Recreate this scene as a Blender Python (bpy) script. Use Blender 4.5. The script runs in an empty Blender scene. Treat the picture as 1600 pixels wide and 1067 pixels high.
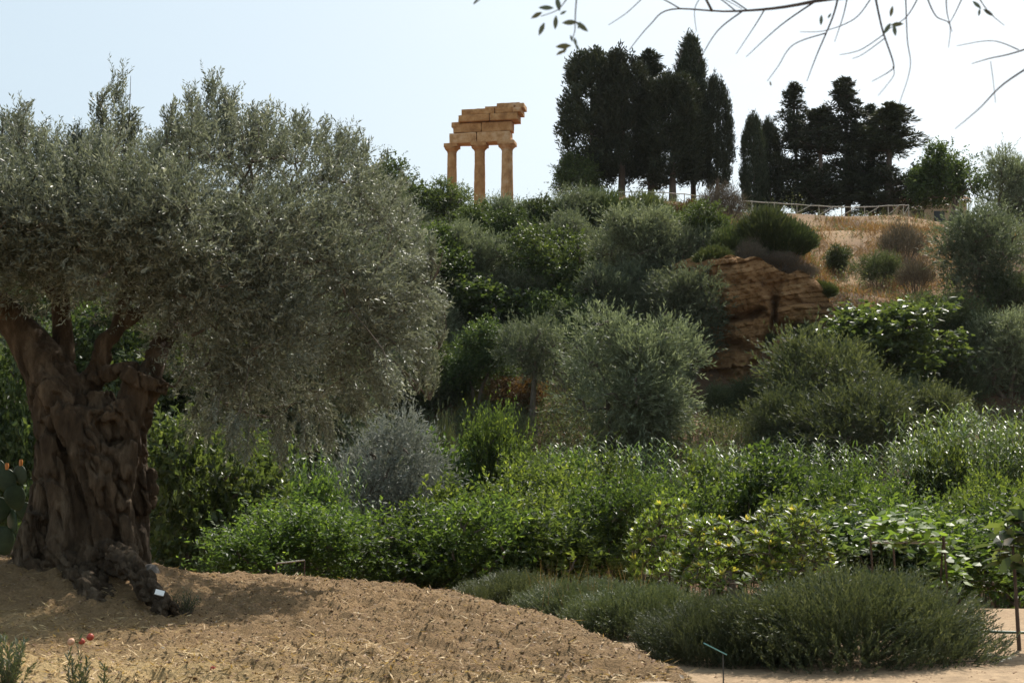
import bpy, math, random
import numpy as np
from mathutils import Vector, noise as mnoise

# ------------------------------------------------------------------ camera, sky, sun, exposure
sc = bpy.context.scene
C = sc.collection
F_PX, CXP, CYP, HORIZON = 2198.0, 800.0, 533.5, 760.0
HAZE = 0.00006
PITCH = math.atan((HORIZON - CYP) / F_PX)
EYE = 1.6
cam_d = bpy.data.cameras.new('camera')
cam = bpy.data.objects.new('camera', cam_d); C.objects.link(cam)
cam_d.sensor_width = 36.0
cam_d.lens = 36.0 * F_PX / 1600.0
cam_d.clip_start, cam_d.clip_end = 0.1, 4000.0
cam.location = (0, 0, EYE)
cam.rotation_euler = (math.radians(90) + PITCH, 0, 0)
cam_d.dof.use_dof = True
cam_d.dof.focus_distance = 40.0
cam_d.dof.aperture_fstop = 6.5
sc.camera = cam

SUN_EL, SUN_AZ = math.radians(51), math.radians(27)       # azimuth measured from the view axis towards the right
world = bpy.data.worlds.new('World'); sc.world = world; world.use_nodes = True
wn = world.node_tree
for n in list(wn.nodes): wn.nodes.remove(n)
wo = wn.nodes.new('ShaderNodeOutputWorld'); bg = wn.nodes.new('ShaderNodeBackground')
sky = wn.nodes.new('ShaderNodeTexSky'); sky.sky_type = 'NISHITA'; sky.sun_disc = False
sky.sun_elevation = SUN_EL; sky.sun_rotation = SUN_AZ
sky.air_density = 1.0; sky.dust_density = 4.0; sky.ozone_density = 1.0; sky.altitude = 50
bg.inputs['Strength'].default_value = 0.11
# a thin, even veil of high summer cloud over the whole sky
tc = wn.nodes.new('ShaderNodeTexCoord'); mp = wn.nodes.new('ShaderNodeMapping'); mp.inputs['Scale'].default_value = (1.2, 1.2, 7.0)
mp.inputs['Rotation'].default_value = (0, math.radians(-8), 0)
nz = wn.nodes.new('ShaderNodeTexNoise'); nz.inputs['Scale'].default_value = 1.6; nz.inputs['Detail'].default_value = 5; nz.inputs['Roughness'].default_value = 0.55
rp = wn.nodes.new('ShaderNodeMapRange'); rp.inputs['From Min'].default_value = 0.42; rp.inputs['From Max'].default_value = 0.75
rp.inputs['To Min'].default_value = 0.52; rp.inputs['To Max'].default_value = 0.38
mx = wn.nodes.new('ShaderNodeMix'); mx.data_type = 'RGBA'; mx.inputs[7].default_value = (5.0, 6.1, 6.25, 1)
wn.links.new(tc.outputs['Generated'], mp.inputs['Vector']); wn.links.new(mp.outputs[0], nz.inputs['Vector'])
wn.links.new(nz.outputs[0], rp.inputs['Value']); wn.links.new(rp.outputs[0], mx.inputs[0])
wn.links.new(sky.outputs[0], mx.inputs[6]); wn.links.new(mx.outputs[2], bg.inputs['Color'])
wn.links.new(bg.outputs[0], wo.inputs['Surface'])

sun_d = bpy.data.lights.new('sun', 'SUN'); sun = bpy.data.objects.new('sun', sun_d); C.objects.link(sun)
sun_d.energy = 5.0; sun_d.angle = math.radians(0.53); sun_d.color = (1.0, 0.94, 0.84)
to_sun = Vector((math.sin(SUN_AZ) * math.cos(SUN_EL), math.cos(SUN_AZ) * math.cos(SUN_EL), math.sin(SUN_EL)))
sun.rotation_euler = to_sun.to_track_quat('Z', 'Y').to_euler()
sun.location = (40, 60, 120)

sc.view_settings.view_transform = 'Standard'
try: sc.view_settings.look = 'None'
except Exception: pass
sc.view_settings.exposure = 0.5
sc.view_settings.gamma = 1.0
sc.view_settings.use_curve_mapping = False
sc.render.engine = 'CYCLES'
cy = sc.cycles
cy.use_denoising = True
cy.max_bounces = 7; cy.diffuse_bounces = 3; cy.glossy_bounces = 2; cy.transmission_bounces = 4; cy.transparent_max_bounces = 4
cy.caustics_reflective = False; cy.caustics_refractive = False
cy.sample_clamp_indirect = 6.0

# ------------------------------------------------------------------ small helpers
rng = np.random.default_rng(7)
random.seed(7)
PI = math.pi
UP = np.array([0.0, 0.0, 1.0])

def at(px, py, Y):
    """the point at depth Y along the ray through a photograph pixel (1600 wide)"""
    u, v = (px - CXP) / F_PX, (CYP - py) / F_PX
    d = np.array([u, math.cos(PITCH) - v * math.sin(PITCH), math.sin(PITCH) + v * math.cos(PITCH)])
    return np.array([0, 0, EYE]) + d * (Y / d[1])
def nrm(a): return a / np.maximum(np.linalg.norm(a, axis=-1, keepdims=True), 1e-9)
def sstep(a, b, x):
    t = np.clip((x - a) / (b - a), 0, 1); return t * t * (3 - 2 * t)
def _hash(ix, iy, iz, seed):
    h = (ix * 374761393 + iy * 668265263 + iz * 2147483647 + seed * 974634777) & 0xFFFFFFFF
    h = ((h ^ (h >> 13)) * 1274126177) & 0xFFFFFFFF
    h = ((h ^ (h >> 16)) * 2246822519) & 0xFFFFFFFF
    return ((h ^ (h >> 15)) & 0xFFFFFF) / float(0xFFFFFF) * 2 - 1
def vnoise(P, scale=1.0, seed=0, oct=1):
    """smooth value noise in -1..1 for an (n,3) or (n,2) array"""
    P = np.asarray(P, float)
    if P.shape[-1] == 2: P = np.concatenate([P, np.zeros(P.shape[:-1] + (1,))], -1)
    out = 0; amp = 1; tot = 0
    for o in range(oct):
        Q = P * scale * (2 ** o) + 17.3 * o + 1000
        I = np.floor(Q).astype(np.int64); f = Q - I; f = f * f * (3 - 2 * f)
        r = 0
        for dx in (0, 1):
            for dy in (0, 1):
                for dz in (0, 1):
                    w = (f[..., 0] if dx else 1 - f[..., 0]) * (f[..., 1] if dy else 1 - f[..., 1]) * (f[..., 2] if dz else 1 - f[..., 2])
                    r = r + w * _hash(I[..., 0] + dx, I[..., 1] + dy, I[..., 2] + dz, seed + o)
        out = out + amp * r; tot += amp; amp *= 0.5
    return out / tot
def rand_dirs(n, r=None):
    r = r or rng
    return nrm(r.normal(size=(n, 3)))

class Geo:
    """collects vertices and faces; build() links them as ONE mesh object"""
    def __init__(s): s.V = []; s.Fs = []; s.R = []; s.n = 0
    def add(s, V, F, R=None):
        V = np.asarray(V, float).reshape(-1, 3); F = np.asarray(F, np.int64)
        if len(V) == 0 or len(F) == 0: return
        s.V.append(V); s.Fs.append(F + s.n); s.n += len(V)
        s.R.append(np.full(len(F), 0.5) if R is None else np.broadcast_to(np.asarray(R, float), (len(F),)))
    def mesh(s, name, mat=None, smooth=False):
        me = bpy.data.meshes.new(name)
        V = np.concatenate(s.V); me.vertices.add(len(V)); me.vertices.foreach_set('co', V.ravel().astype(np.float32))
        tot = np.concatenate([np.full(len(f), f.shape[1], np.int32) for f in s.Fs])
        loops = np.concatenate([f.ravel() for f in s.Fs]).astype(np.int32)
        me.loops.add(len(loops)); me.loops.foreach_set('vertex_index', loops)
        me.polygons.add(len(tot))
        start = np.concatenate([[0], np.cumsum(tot)[:-1]]).astype(np.int32)
        me.polygons.foreach_set('loop_start', start)
        try: me.polygons.foreach_set('loop_total', tot)
        except Exception: pass
        me.polygons.foreach_set('use_smooth', np.full(len(tot), bool(smooth)))
        at_ = me.attributes.new('rnd', 'FLOAT', 'FACE'); at_.data.foreach_set('value', np.concatenate(s.R).astype(np.float32))
        me.update(calc_edges=True)
        if mat: me.materials.append(mat)
        return me
    def build(s, name, mat=None, parent=None, smooth=False):
        return obj(name, s.mesh(name, mat, smooth), parent)
def obj(name, me, parent=None):
    o = bpy.data.objects.new(name, me); C.objects.link(o)
    if parent is not None: o.parent = parent
    return o
def empty(name, loc=(0, 0, 0), rz=0, scale=(1, 1, 1)):
    o = bpy.data.objects.new(name, None); C.objects.link(o); o.empty_display_size = 0.2
    o.location = tuple(float(v) for v in loc); o.rotation_euler = (0, 0, rz); o.scale = scale
    return o
def tag(o, label=None, cat=None, group=None, kind=None):
    if label: o['label'] = label
    if cat: o['category'] = cat
    if group: o['group'] = group
    if kind: o['kind'] = kind
    return o

# ------------------------------------------------------------------ materials
def new_mat(name):
    m = bpy.data.materials.new(name); m.use_nodes = True
    nt = m.node_tree; b = nt.nodes['Principled BSDF']
    return m, nt, b
def ramp(nt, stops, fac):
    r = nt.nodes.new('ShaderNodeValToRGB'); el = r.color_ramp.elements
    while len(el) < len(stops): el.new(0.5)
    for e, (p, c) in zip(el, stops): e.position = p; e.color = (*c, 1)
    nt.links.new(fac, r.inputs[0]); return r.outputs[0]
def leaf_mat(name, stops, rough=0.45, trans=0.35, tcol=1.6, spec=0.5, tint=(1.05, 1.0, .5), var=.25):
    """a leaf: glossy skin over a thin blade that lets light through; colour varies leaf by leaf"""
    m, nt, b = new_mat(name)
    a = nt.nodes.new('ShaderNodeAttribute'); a.attribute_name = 'rnd'
    oi = nt.nodes.new('ShaderNodeObjectInfo')
    col = ramp(nt, stops, a.outputs['Fac'])
    hs = nt.nodes.new('ShaderNodeHueSaturation')
    mr = nt.nodes.new('ShaderNodeMapRange'); mr.inputs['To Min'].default_value = 1 - var; mr.inputs['To Max'].default_value = 1 + var * 1.3
    nt.links.new(oi.outputs['Random'], mr.inputs['Value']); nt.links.new(mr.outputs[0], hs.inputs['Value'])
    mh_ = nt.nodes.new('ShaderNodeMath'); mh_.operation = 'MULTIPLY'; mh_.inputs[1].default_value = 7.31; fr_ = nt.nodes.new('ShaderNodeMath'); fr_.operation = 'FRACT'
    mr2 = nt.nodes.new('ShaderNodeMapRange'); mr2.inputs['To Min'].default_value = .485; mr2.inputs['To Max'].default_value = .512
    nt.links.new(oi.outputs['Random'], mh_.inputs[0]); nt.links.new(mh_.outputs[0], fr_.inputs[0]); nt.links.new(fr_.outputs[0], mr2.inputs['Value']); nt.links.new(mr2.outputs[0], hs.inputs['Hue'])
    nt.links.new(col, hs.inputs['Color'])
    nt.links.new(hs.outputs[0], b.inputs['Base Color']); b.inputs['Roughness'].default_value = rough
    b.inputs['Specular IOR Level'].default_value = spec
    tr = nt.nodes.new('ShaderNodeBsdfTranslucent'); mm = nt.nodes.new('ShaderNodeVectorMath'); mm.operation = 'MULTIPLY'
    mm.inputs[1].default_value = (tcol * tint[0], tcol * tint[1], tcol * tint[2])
    nt.links.new(hs.outputs[0], mm.inputs[0]); nt.links.new(mm.outputs[0], tr.inputs['Color'])
    ms = nt.nodes.new('ShaderNodeMixShader'); ms.inputs[0].default_value = trans
    nt.links.new(b.outputs[0], ms.inputs[1]); nt.links.new(tr.outputs[0], ms.inputs[2])
    nt.links.new(ms.outputs[0], nt.nodes['Material Output'].inputs['Surface'])
    return m
def rough_mat(name, c1, c2, scale=6.0, rough=0.9, bump=0.4, detail=8, stretch=(1, 1, 1), c3=None, bscale=None, bdist=.05):
    m, nt, b = new_mat(name)
    t = nt.nodes.new('ShaderNodeTexCoord'); mp = nt.nodes.new('ShaderNodeMapping'); mp.inputs['Scale'].default_value = stretch
    nt.links.new(t.outputs['Object'], mp.inputs['Vector'])
    n = nt.nodes.new('ShaderNodeTexNoise'); n.inputs['Scale'].default_value = scale; n.inputs['Detail'].default_value = detail; n.inputs['Roughness'].default_value = 0.65
    nt.links.new(mp.outputs[0], n.inputs['Vector'])
    st = [(0.3, c1), (0.7, c2)] if c3 is None else [(0.28, c1), (0.5, c2), (0.72, c3)]
    nt.links.new(ramp(nt, st, n.outputs[0]), b.inputs['Base Color'])
    b.inputs['Roughness'].default_value = rough; b.inputs['Specular IOR Level'].default_value = 0.25
    n2 = nt.nodes.new('ShaderNodeTexNoise'); n2.inputs['Scale'].default_value = bscale or scale * 3; n2.inputs['Detail'].default_value = 8; n2.inputs['Roughness'].default_value = 0.7
    nt.links.new(mp.outputs[0], n2.inputs['Vector'])
    bp = nt.nodes.new('ShaderNodeBump'); bp.inputs['Strength'].default_value = bump; bp.inputs['Distance'].default_value = bdist
    nt.links.new(n2.outputs[0], bp.inputs['Height']); nt.links.new(bp.outputs[0], b.inputs['Normal'])
    return m
def plain_mat(name, c, rough=0.6):
    m, nt, b = new_mat(name); b.inputs['Base Color'].default_value = (*c, 1); b.inputs['Roughness'].default_value = rough
    return m

M = {}
M['olive'] = leaf_mat('olive_leaf', [(0, (.056, .066, .044)), (.5, (.15, .163, .122)), (.85, (.27, .282, .228)), (1, (.45, .455, .40))], .42, .28, 1.3, .42, (.95, 1, .72), .05)
M['olive_far'] = leaf_mat('olive_far_leaf', [(0, (.056, .070, .040)), (.6, (.13, .15, .092)), (1, (.25, .272, .185))], .5, .32, 1.4, .4, (.97, 1, .68))
M['silver'] = leaf_mat('silver_leaf', [(0, (.10, .108, .085)), (.6, (.19, .20, .165)), (1, (.31, .32, .275))], .55, .24, 1.2, .35, (.97, 1, .9), .05)
M['citrus'] = leaf_mat('citrus_leaf', [(0, (.018, .032, .010)), (.5, (.040, .064, .015)), (.8, (.078, .112, .022)), (1, (.14, .18, .032))], .5, .43, 2.5, .36, (1.05, 1, .6))
M['darktree'] = leaf_mat('dark_tree_leaf', [(0, (.024, .038, .015)), (.6, (.054, .080, .027)), (1, (.115, .15, .048))], .5, .33, 1.8, .35)
M['fig'] = leaf_mat('fig_leaf', [(0, (.024, .040, .015)), (.6, (.047, .072, .025)), (1, (.10, .13, .045))], .44, .38, 2.4, .45)
M['cypress'] = leaf_mat('cypress_spray', [(0, (.022, .030, .016)), (.6, (.042, .052, .027)), (1, (.074, .084, .044))], .6, .12, 1.2, .3)
M['reed'] = leaf_mat('reed_leaf', [(0, (.05, .085, .03)), (.6, (.095, .145, .05)), (1, (.17, .22, .095))], .42, .38, 1.6, .45)
M['loquat'] = leaf_mat('loquat_leaf', [(0, (.04, .07, .018)), (.45, (.085, .125, .028)), (.72, (.17, .21, .045)), (.92, (.33, .31, .07)), (1, (.46, .38, .10))], .40, .42, 1.7, .5)
M['vine'] = leaf_mat('vine_leaf', [(0, (.045, .085, .018)), (1, (.11, .175, .034))], .5, .45, 1.9, .35)
M['rosemary'] = leaf_mat('rosemary_needle', [(0, (.038, .052, .026)), (.6, (.078, .098, .050)), (1, (.15, .17, .095))], .5, .24, 1.4)
M['broom'] = leaf_mat('broom_shoot', [(0, (.036, .052, .018)), (.6, (.066, .088, .030)), (1, (.13, .145, .055))], .55, .2, 1.4)
M['scrub'] = leaf_mat('scrub_leaf', [(0, (.038, .052, .026)), (.6, (.088, .110, .055)), (1, (.17, .195, .11))], .55, .30, 1.5, .35)
M['dead'] = leaf_mat('dead_twig', [(0, (.075, .06, .045)), (.6, (.135, .11, .085)), (1, (.22, .185, .145))], .8, .1, 1.0, .2)
M['rust'] = leaf_mat('rust_leaf', [(0, (.075, .042, .022)), (.6, (.15, .08, .038)), (1, (.24, .14, .07))], .7, .25, 1.3, .3)
M['straw'] = leaf_mat('straw_blade', [(0, (.17, .105, .045)), (.6, (.36, .25, .115)), (1, (.55, .42, .23))], .6, .25, 1.1, .3)
M['drygrass'] = leaf_mat('dry_grass', [(0, (.14, .08, .032)), (.6, (.25, .155, .07)), (1, (.38, .27, .14))], .65, .3, 1.2, .3)
M['greengrass'] = leaf_mat('green_grass', [(0, (.07, .09, .02)), (.6, (.13, .15, .035)), (1, (.25, .24, .07))], .55, .3, 1.5, .3)
M['clod'] = leaf_mat('clod', [(0, (.17, .11, .062)), (.6, (.28, .19, .11)), (1, (.42, .31, .2))], .95, .0, 1.0, .1)
M['chip'] = leaf_mat('mulch_chip', [(0, (.085, .055, .032)), (.55, (.20, .13, .075)), (.85, (.34, .245, .15)), (1, (.50, .42, .31))], .85, .0, 1.0, .2, (1, 1, 1), 0)
M['bark_old'] = rough_mat('old_olive_bark', (.026, .017, .010), (.095, .064, .038), 6.0, .92, 1.0, 12, (1, 1, .28), (.24, .18, .12), 24, .12)
M['bark'] = rough_mat('bark', (.07, .055, .042), (.20, .165, .13), 8.0, .92, .7, 8, (1, 1, .3))
M['bark_cyp'] = rough_mat('cypress_bark', (.075, .058, .045), (.17, .135, .11), 5.0, .92, .7, 8, (1, 1, .2))
M['twig'] = rough_mat('twig_bark', (.05, .042, .045), (.10, .085, .08), 20, .8, .3)
M['root'] = rough_mat('grey_root', (.045, .031, .024), (.13, .092, .068), 9.0, .92, 1.0, 10, (1, 1, 1), (.24, .18, .135), 34)
M['rock'] = rough_mat('grey_rock', (.07, .065, .06), (.17, .155, .14), 6, .9, .6)
M['tanrock'] = rough_mat('tan_stone', (.26, .19, .125), (.46, .35, .24), 5, .9, .6)
M['temple'] = rough_mat('temple_stone', (.27, .130, .050), (.45, .235, .095), 1.6, .92, .6, 9, (1, 1, 1), (.60, .36, .17), 9)
M['temple_pale'] = rough_mat('temple_stucco', (.30, .150, .062), (.55, .32, .15), 1.8, .92, .6, 9, (1, 1, 1), (.66, .48, .32), 9)
M['fence_wood'] = rough_mat('weathered_wood', (.30, .27, .23), (.50, .46, .40), 10, .85, .3)
M['stake'] = rough_mat('brown_stake', (.06, .04, .03), (.13, .09, .065), 14, .85, .3)
M['white'] = plain_mat('white_tag', (.78, .78, .76), .5)
M['teal'] = plain_mat('teal_plate', (.16, .40, .40), .35)
M['dark_metal'] = plain_mat('dark_metal', (.03, .035, .035), .5)
M['hose'] = plain_mat('green_hose', (.035, .075, .045), .5)
M['fruit_red'] = rough_mat('red_fruit', (.28, .03, .022), (.42, .09, .05), 25, .4, .1)
M['fruit_pink'] = rough_mat('pale_fruit', (.52, .26, .16), (.66, .40, .26), 25, .5, .1)
M['cactus'] = rough_mat('cactus_pad', (.018, .032, .014), (.045, .068, .03), 9, .45, .15)
M['cactus_fruit'] = plain_mat('cactus_fruit', (.55, .20, .04), .5)
M['house_wall'] = rough_mat('house_wall', (.42, .30, .19), (.52, .40, .27), 2, .9, .2)
M['roof_tile'] = rough_mat('roof_tile', (.30, .15, .08), (.46, .27, .16), 4, .85, .3)

# ------------------------------------------------------------------ leaf and wood shapes
def leaves(P, D, N, L, W, fold=0.22, mid=0.45):
    """folded diamond blades: one quad each"""
    n = len(P); L = np.broadcast_to(L, (n,))[:, None]; W = np.broadcast_to(W, (n,))[:, None]
    S = nrm(np.cross(D, N)); N2 = np.cross(S, D)
    m = P + D * L * mid + N2 * W * fold
    V = np.stack([P, m + S * W * .5, P + D * L, m - S * W * .5], 1).reshape(-1, 3)
    return V, np.arange(n * 4).reshape(n, 4)
def blades(P, D, L, W, segs=3, droop=0.5, prof=None, N=None, r=None):
    """strips that bow under their own weight: grass, reed and big leaves"""
    r = r or rng
    n = len(P); L = np.broadcast_to(L, (n,)); W = np.broadcast_to(W, (n,)); droop = np.broadcast_to(droop, (n,))
    prof = prof or [0.6, 1.0, .7, 0.04]
    if N is None: N = rand_dirs(n, r)
    S = nrm(np.cross(D, N)); p = P.copy(); d = D.copy(); rows = []
    for i in range(segs + 1):
        w = np.interp(i / segs, np.linspace(0, 1, len(prof)), prof)
        rows += [p - S * (W * w * .5)[:, None], p + S * (W * w * .5)[:, None]]
        d = nrm(d - UP[None] * (droop / segs)[:, None]); p = p + d * (L / segs)[:, None]
    V = np.stack(rows, 1).reshape(-1, 3); k = 2 * (segs + 1)
    b = (np.arange(n) * k)[:, None, None]
    f = np.array([[2 * i, 2 * i + 1, 2 * i + 3, 2 * i + 2] for i in range(segs)])[None]
    return V, (b + f).reshape(-1, 4)
def shoots(g, P, D, ln, k, L, W, ang=0.9, r=None, bend=0.15, wood=0.0):
    """k leaves along every shoot, leaves leaning forward"""
    r = r or rng
    n = len(P); ln = np.broadcast_to(ln, (n,))
    t = (np.arange(k)[None] + r.random((n, k))) / k
    B = rand_dirs(n, r) * bend
    pos = P[:, None] + (D[:, None] * t[..., None] + B[:, None] * (t ** 2)[..., None]) * ln[:, None, None]
    perp = nrm(np.cross(np.repeat(D, k, 0), rand_dirs(n * k, r)))
    a = ang * (0.6 + 0.8 * r.random(n * k))
    ld = nrm(np.repeat(D, k, 0) * np.cos(a)[:, None] + perp * np.sin(a)[:, None])
    m = n * k; s = 0.7 + 0.6 * r.random(m)
    V, F = leaves(pos.reshape(-1, 3), ld, rand_dirs(m, r), L * s, W * s)
    sr = np.repeat(r.random(n), k)
    g.add(V, F, np.clip(0.55 * sr + 0.45 * r.random(m), 0, 1))
def tube(g, pts, rad, seg=6, cap=True):
    pts = np.asarray(pts, float); rad = np.broadcast_to(np.asarray(rad, float), (len(pts),))
    T = nrm(np.gradient(pts, axis=0)); ref = np.array([0.31, 0.95, 0.07])
    if abs(T[0] @ ref) > .9: ref = np.array([1.0, 0, 0])
    A = nrm(np.cross(T, ref)); B = np.cross(T, A)
    th = np.arange(seg) * 2 * PI / seg
    V = (pts[:, None] + rad[:, None, None] * (A[:, None] * np.cos(th)[None, :, None] + B[:, None] * np.sin(th)[None, :, None])).reshape(-1, 3)
    i = np.arange(len(pts) - 1)[:, None] * seg; j = np.arange(seg)[None]; j2 = (j + 1) % seg
    Fq = np.stack([i + j, i + j2, i + seg + j2, i + seg + j], -1).reshape(-1, 4)
    g.add(V, Fq)
    if cap:
        c = len(V); g.add(np.array([pts[0], pts[-1]]), np.zeros((0, 3), int))
        g.add(np.concatenate([V[:seg], V[-seg:], pts[:1], pts[-1:]]),
              np.array([[(q + 1) % seg, q, 2 * seg] for q in range(seg)] + [[seg + q, seg + (q + 1) % seg, 2 * seg + 1] for q in range(seg)]))
def spline(pts, n=8):
    pts = np.asarray(pts, float); m = len(pts); out = []
    for i in range(m - 1):
        p0, p1, p2, p3 = pts[max(i - 1, 0)], pts[i], pts[i + 1], pts[min(i + 2, m - 1)]
        for t in np.arange(n) / n:
            out.append(.5 * ((2 * p1) + (-p0 + p2) * t + (2 * p0 - 5 * p1 + 4 * p2 - p3) * t * t + (-p0 + 3 * p1 - 3 * p2 + p3) * t ** 3))
    out.append(pts[-1]); return np.array(out)
def limbs_to(g, nodes, targets, r0, r1, r, seg=5, wig=0.12):
    """grow a limb from the nearest limb node to every clump, nearest clumps first"""
    nodes = [np.asarray(p, float) for p in nodes]; root = nodes[0]
    order = np.argsort(np.linalg.norm(np.asarray(targets) - root, axis=1))
    for q in order:
        t = np.asarray(targets[q]); N = np.array(nodes); d = np.linalg.norm(N - t, axis=1) + 0.6 * np.maximum(N[:, 2] - t[2], 0)
        a = N[np.argmin(d)]; L = np.linalg.norm(t - a)
        if L < 1e-3: continue
        m1 = a + (t - a) * .4 + r.normal(size=3) * wig * L + UP * .08 * L; m2 = a + (t - a) * .75 + r.normal(size=3) * wig * L * .6
        pts = spline([a, m1, m2, t], 3); tube(g, pts, np.linspace(r0, r1, len(pts)), seg, False)
        nodes += [pts[3], pts[6], pts[-1]]
def box(g, c, s, rz=0, sub=1, amp=0, seed=0, R=None, tilt=None):
    """a block, optionally subdivided and worn by noise"""
    s = np.asarray(s, float); V = []; Fc = []
    m = sub if isinstance(sub, (tuple, list)) else (sub, sub, sub)
    for ax in range(3):
        a, b = [q for q in range(3) if q != ax]
        na, nb = m[a], m[b]
        for sg in (-1, 1):
            ga, gb = np.meshgrid(np.linspace(-1, 1, na + 1), np.linspace(-1, 1, nb + 1), indexing='ij')
            P = np.zeros((na + 1, nb + 1, 3)); P[..., ax] = sg; P[..., a] = ga; P[..., b] = gb
            off = sum(len(v) for v in V); V.append(P.reshape(-1, 3))
            i, j = np.meshgrid(np.arange(na), np.arange(nb), indexing='ij'); k = off + i * (nb + 1) + j
            q = np.stack([k, k + nb + 1, k + nb + 2, k + 1], -1).reshape(-1, 4)
            if (sg > 0) == (ax == 1): q = q[:, ::-1]
            Fc.append(q)
    V = np.concatenate(V) * s * .5
    if amp:
        e = nrm(V / np.max(s)); w = np.max(s)
        V = V + np.stack([vnoise(V + np.asarray(c), 1.1 / max(.2, np.min(s)), seed + k, 3) for k in range(3)], -1) * amp
        near = np.sort(np.abs(V) / (s * .5), axis=1)[:, 1:]        # round the arrises
        V = V * (1 - 0.03 * (np.clip(near[:, :1] - .82, 0, 1) / .18))
    if tilt is not None:
        ct, st = math.cos(tilt), math.sin(tilt); V = np.stack([V[:, 0] * ct - V[:, 2] * st, V[:, 1], V[:, 0] * st + V[:, 2] * ct], -1)
    c0, s0 = math.cos(rz), math.sin(rz)
    V = np.stack([V[:, 0] * c0 - V[:, 1] * s0, V[:, 0] * s0 + V[:, 1] * c0, V[:, 2]], -1) + np.asarray(c, float)
    g.add(V, np.concatenate(Fc), R)

# ------------------------------------------------------------------ the lie of the land
EDGE = np.array([(1.55, 9.4), (1.42, 11.2), (1.10, 13.0), (.55, 15.2), (-.25, 17.2), (-1.5, 19.2), (-3.5, 20.5), (-7, 21.2), (-13, 20.6), (-15, 12), (-12, 4.2), (-5, 3.4), (.2, 4.4), (1.5, 7.2)])
EDGE_S = spline(np.vstack([EDGE, EDGE[:1]]), 6)[:-1]
def poly_sd(P, poly):
    """signed distance to a closed outline, positive inside"""
    x, y = P[:, 0], P[:, 1]; ins = np.zeros(len(P), bool); dm = np.full(len(P), 1e9)
    for a, b in zip(poly, np.roll(poly, -1, 0)):
        e = b - a; t = np.clip(((x - a[0]) * e[0] + (y - a[1]) * e[1]) / (e @ e), 0, 1)
        dm = np.minimum(dm, np.hypot(x - a[0] - t * e[0], y - a[1] - t * e[1]))
        if a[1] != b[1]:
            c = (a[1] > y) != (b[1] > y); ins ^= c & (x < (b[0] - a[0]) * (y - a[1]) / (b[1] - a[1]) + a[0])
    return np.where(ins, dm, -dm)
TREE = np.array([-5.25, 16.9])
def mound_h(x, y):
    x = np.asarray(x, float); y = np.asarray(y, float)
    z = .20 + .10 * sstep(12, 20, y)
    dx, dy = x - TREE[0], y - TREE[1]
    z = z + .50 * np.exp(-(np.where(dx < 0, dx * dx / 30, dx * dx / 2.6) + np.where(dy < 0, dy * dy / 2.4, dy * dy / 6)))
    P = np.stack([x, y], -1)
    return z + .035 * vnoise(P, .8, 3, 2)
PROFILE_Y = np.array([-400, 19, 25, 30, 46, 52, 58, 65, 67.5, 72, 85, 100, 118, 150, 400, 2000.])
PROFILE_Z = np.array([0, 0, -1.0, -1.6, -1.8, .3, 3.0, 5.4, 7.0, 11.5, 16.2, 21.2, 24.3, 25, 26, 26.])
def ground_h(x, y):
    x = np.asarray(x, float); y = np.asarray(y, float)
    z = np.interp(y, PROFILE_Y, PROFILE_Z)
    px = CXP + x / np.maximum(y, 1) * F_PX
    rim = np.interp(px, [600, 850, 1000, 1120, 1200, 1300, 1400, 1500, 1700], [.0, .4, .9, .4, -.5, -.7, -.6, -1.2, -1.8])
    z = z + rim * sstep(84, 99, y)
    z = z + sstep(1062, 1100, px) * (1 - sstep(1245, 1320, px)) * np.interp(y, [66.9, 68.0, 72, 80, 86], [0, 4.4, 1.9, .7, 0])
    P = np.stack([x, y], -1)
    z = z + vnoise(P, .14, 5, 2) * 1.1 * sstep(50, 62, y) * (1 - .8 * sstep(96, 108, y)) + vnoise(P, .5, 9, 2) * .06
    return z
def gh(x, y): return float(ground_h(np.array([x]), np.array([y]))[0])
def mh(x, y): return float(mound_h(np.array([x]), np.array([y]))[0])

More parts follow.
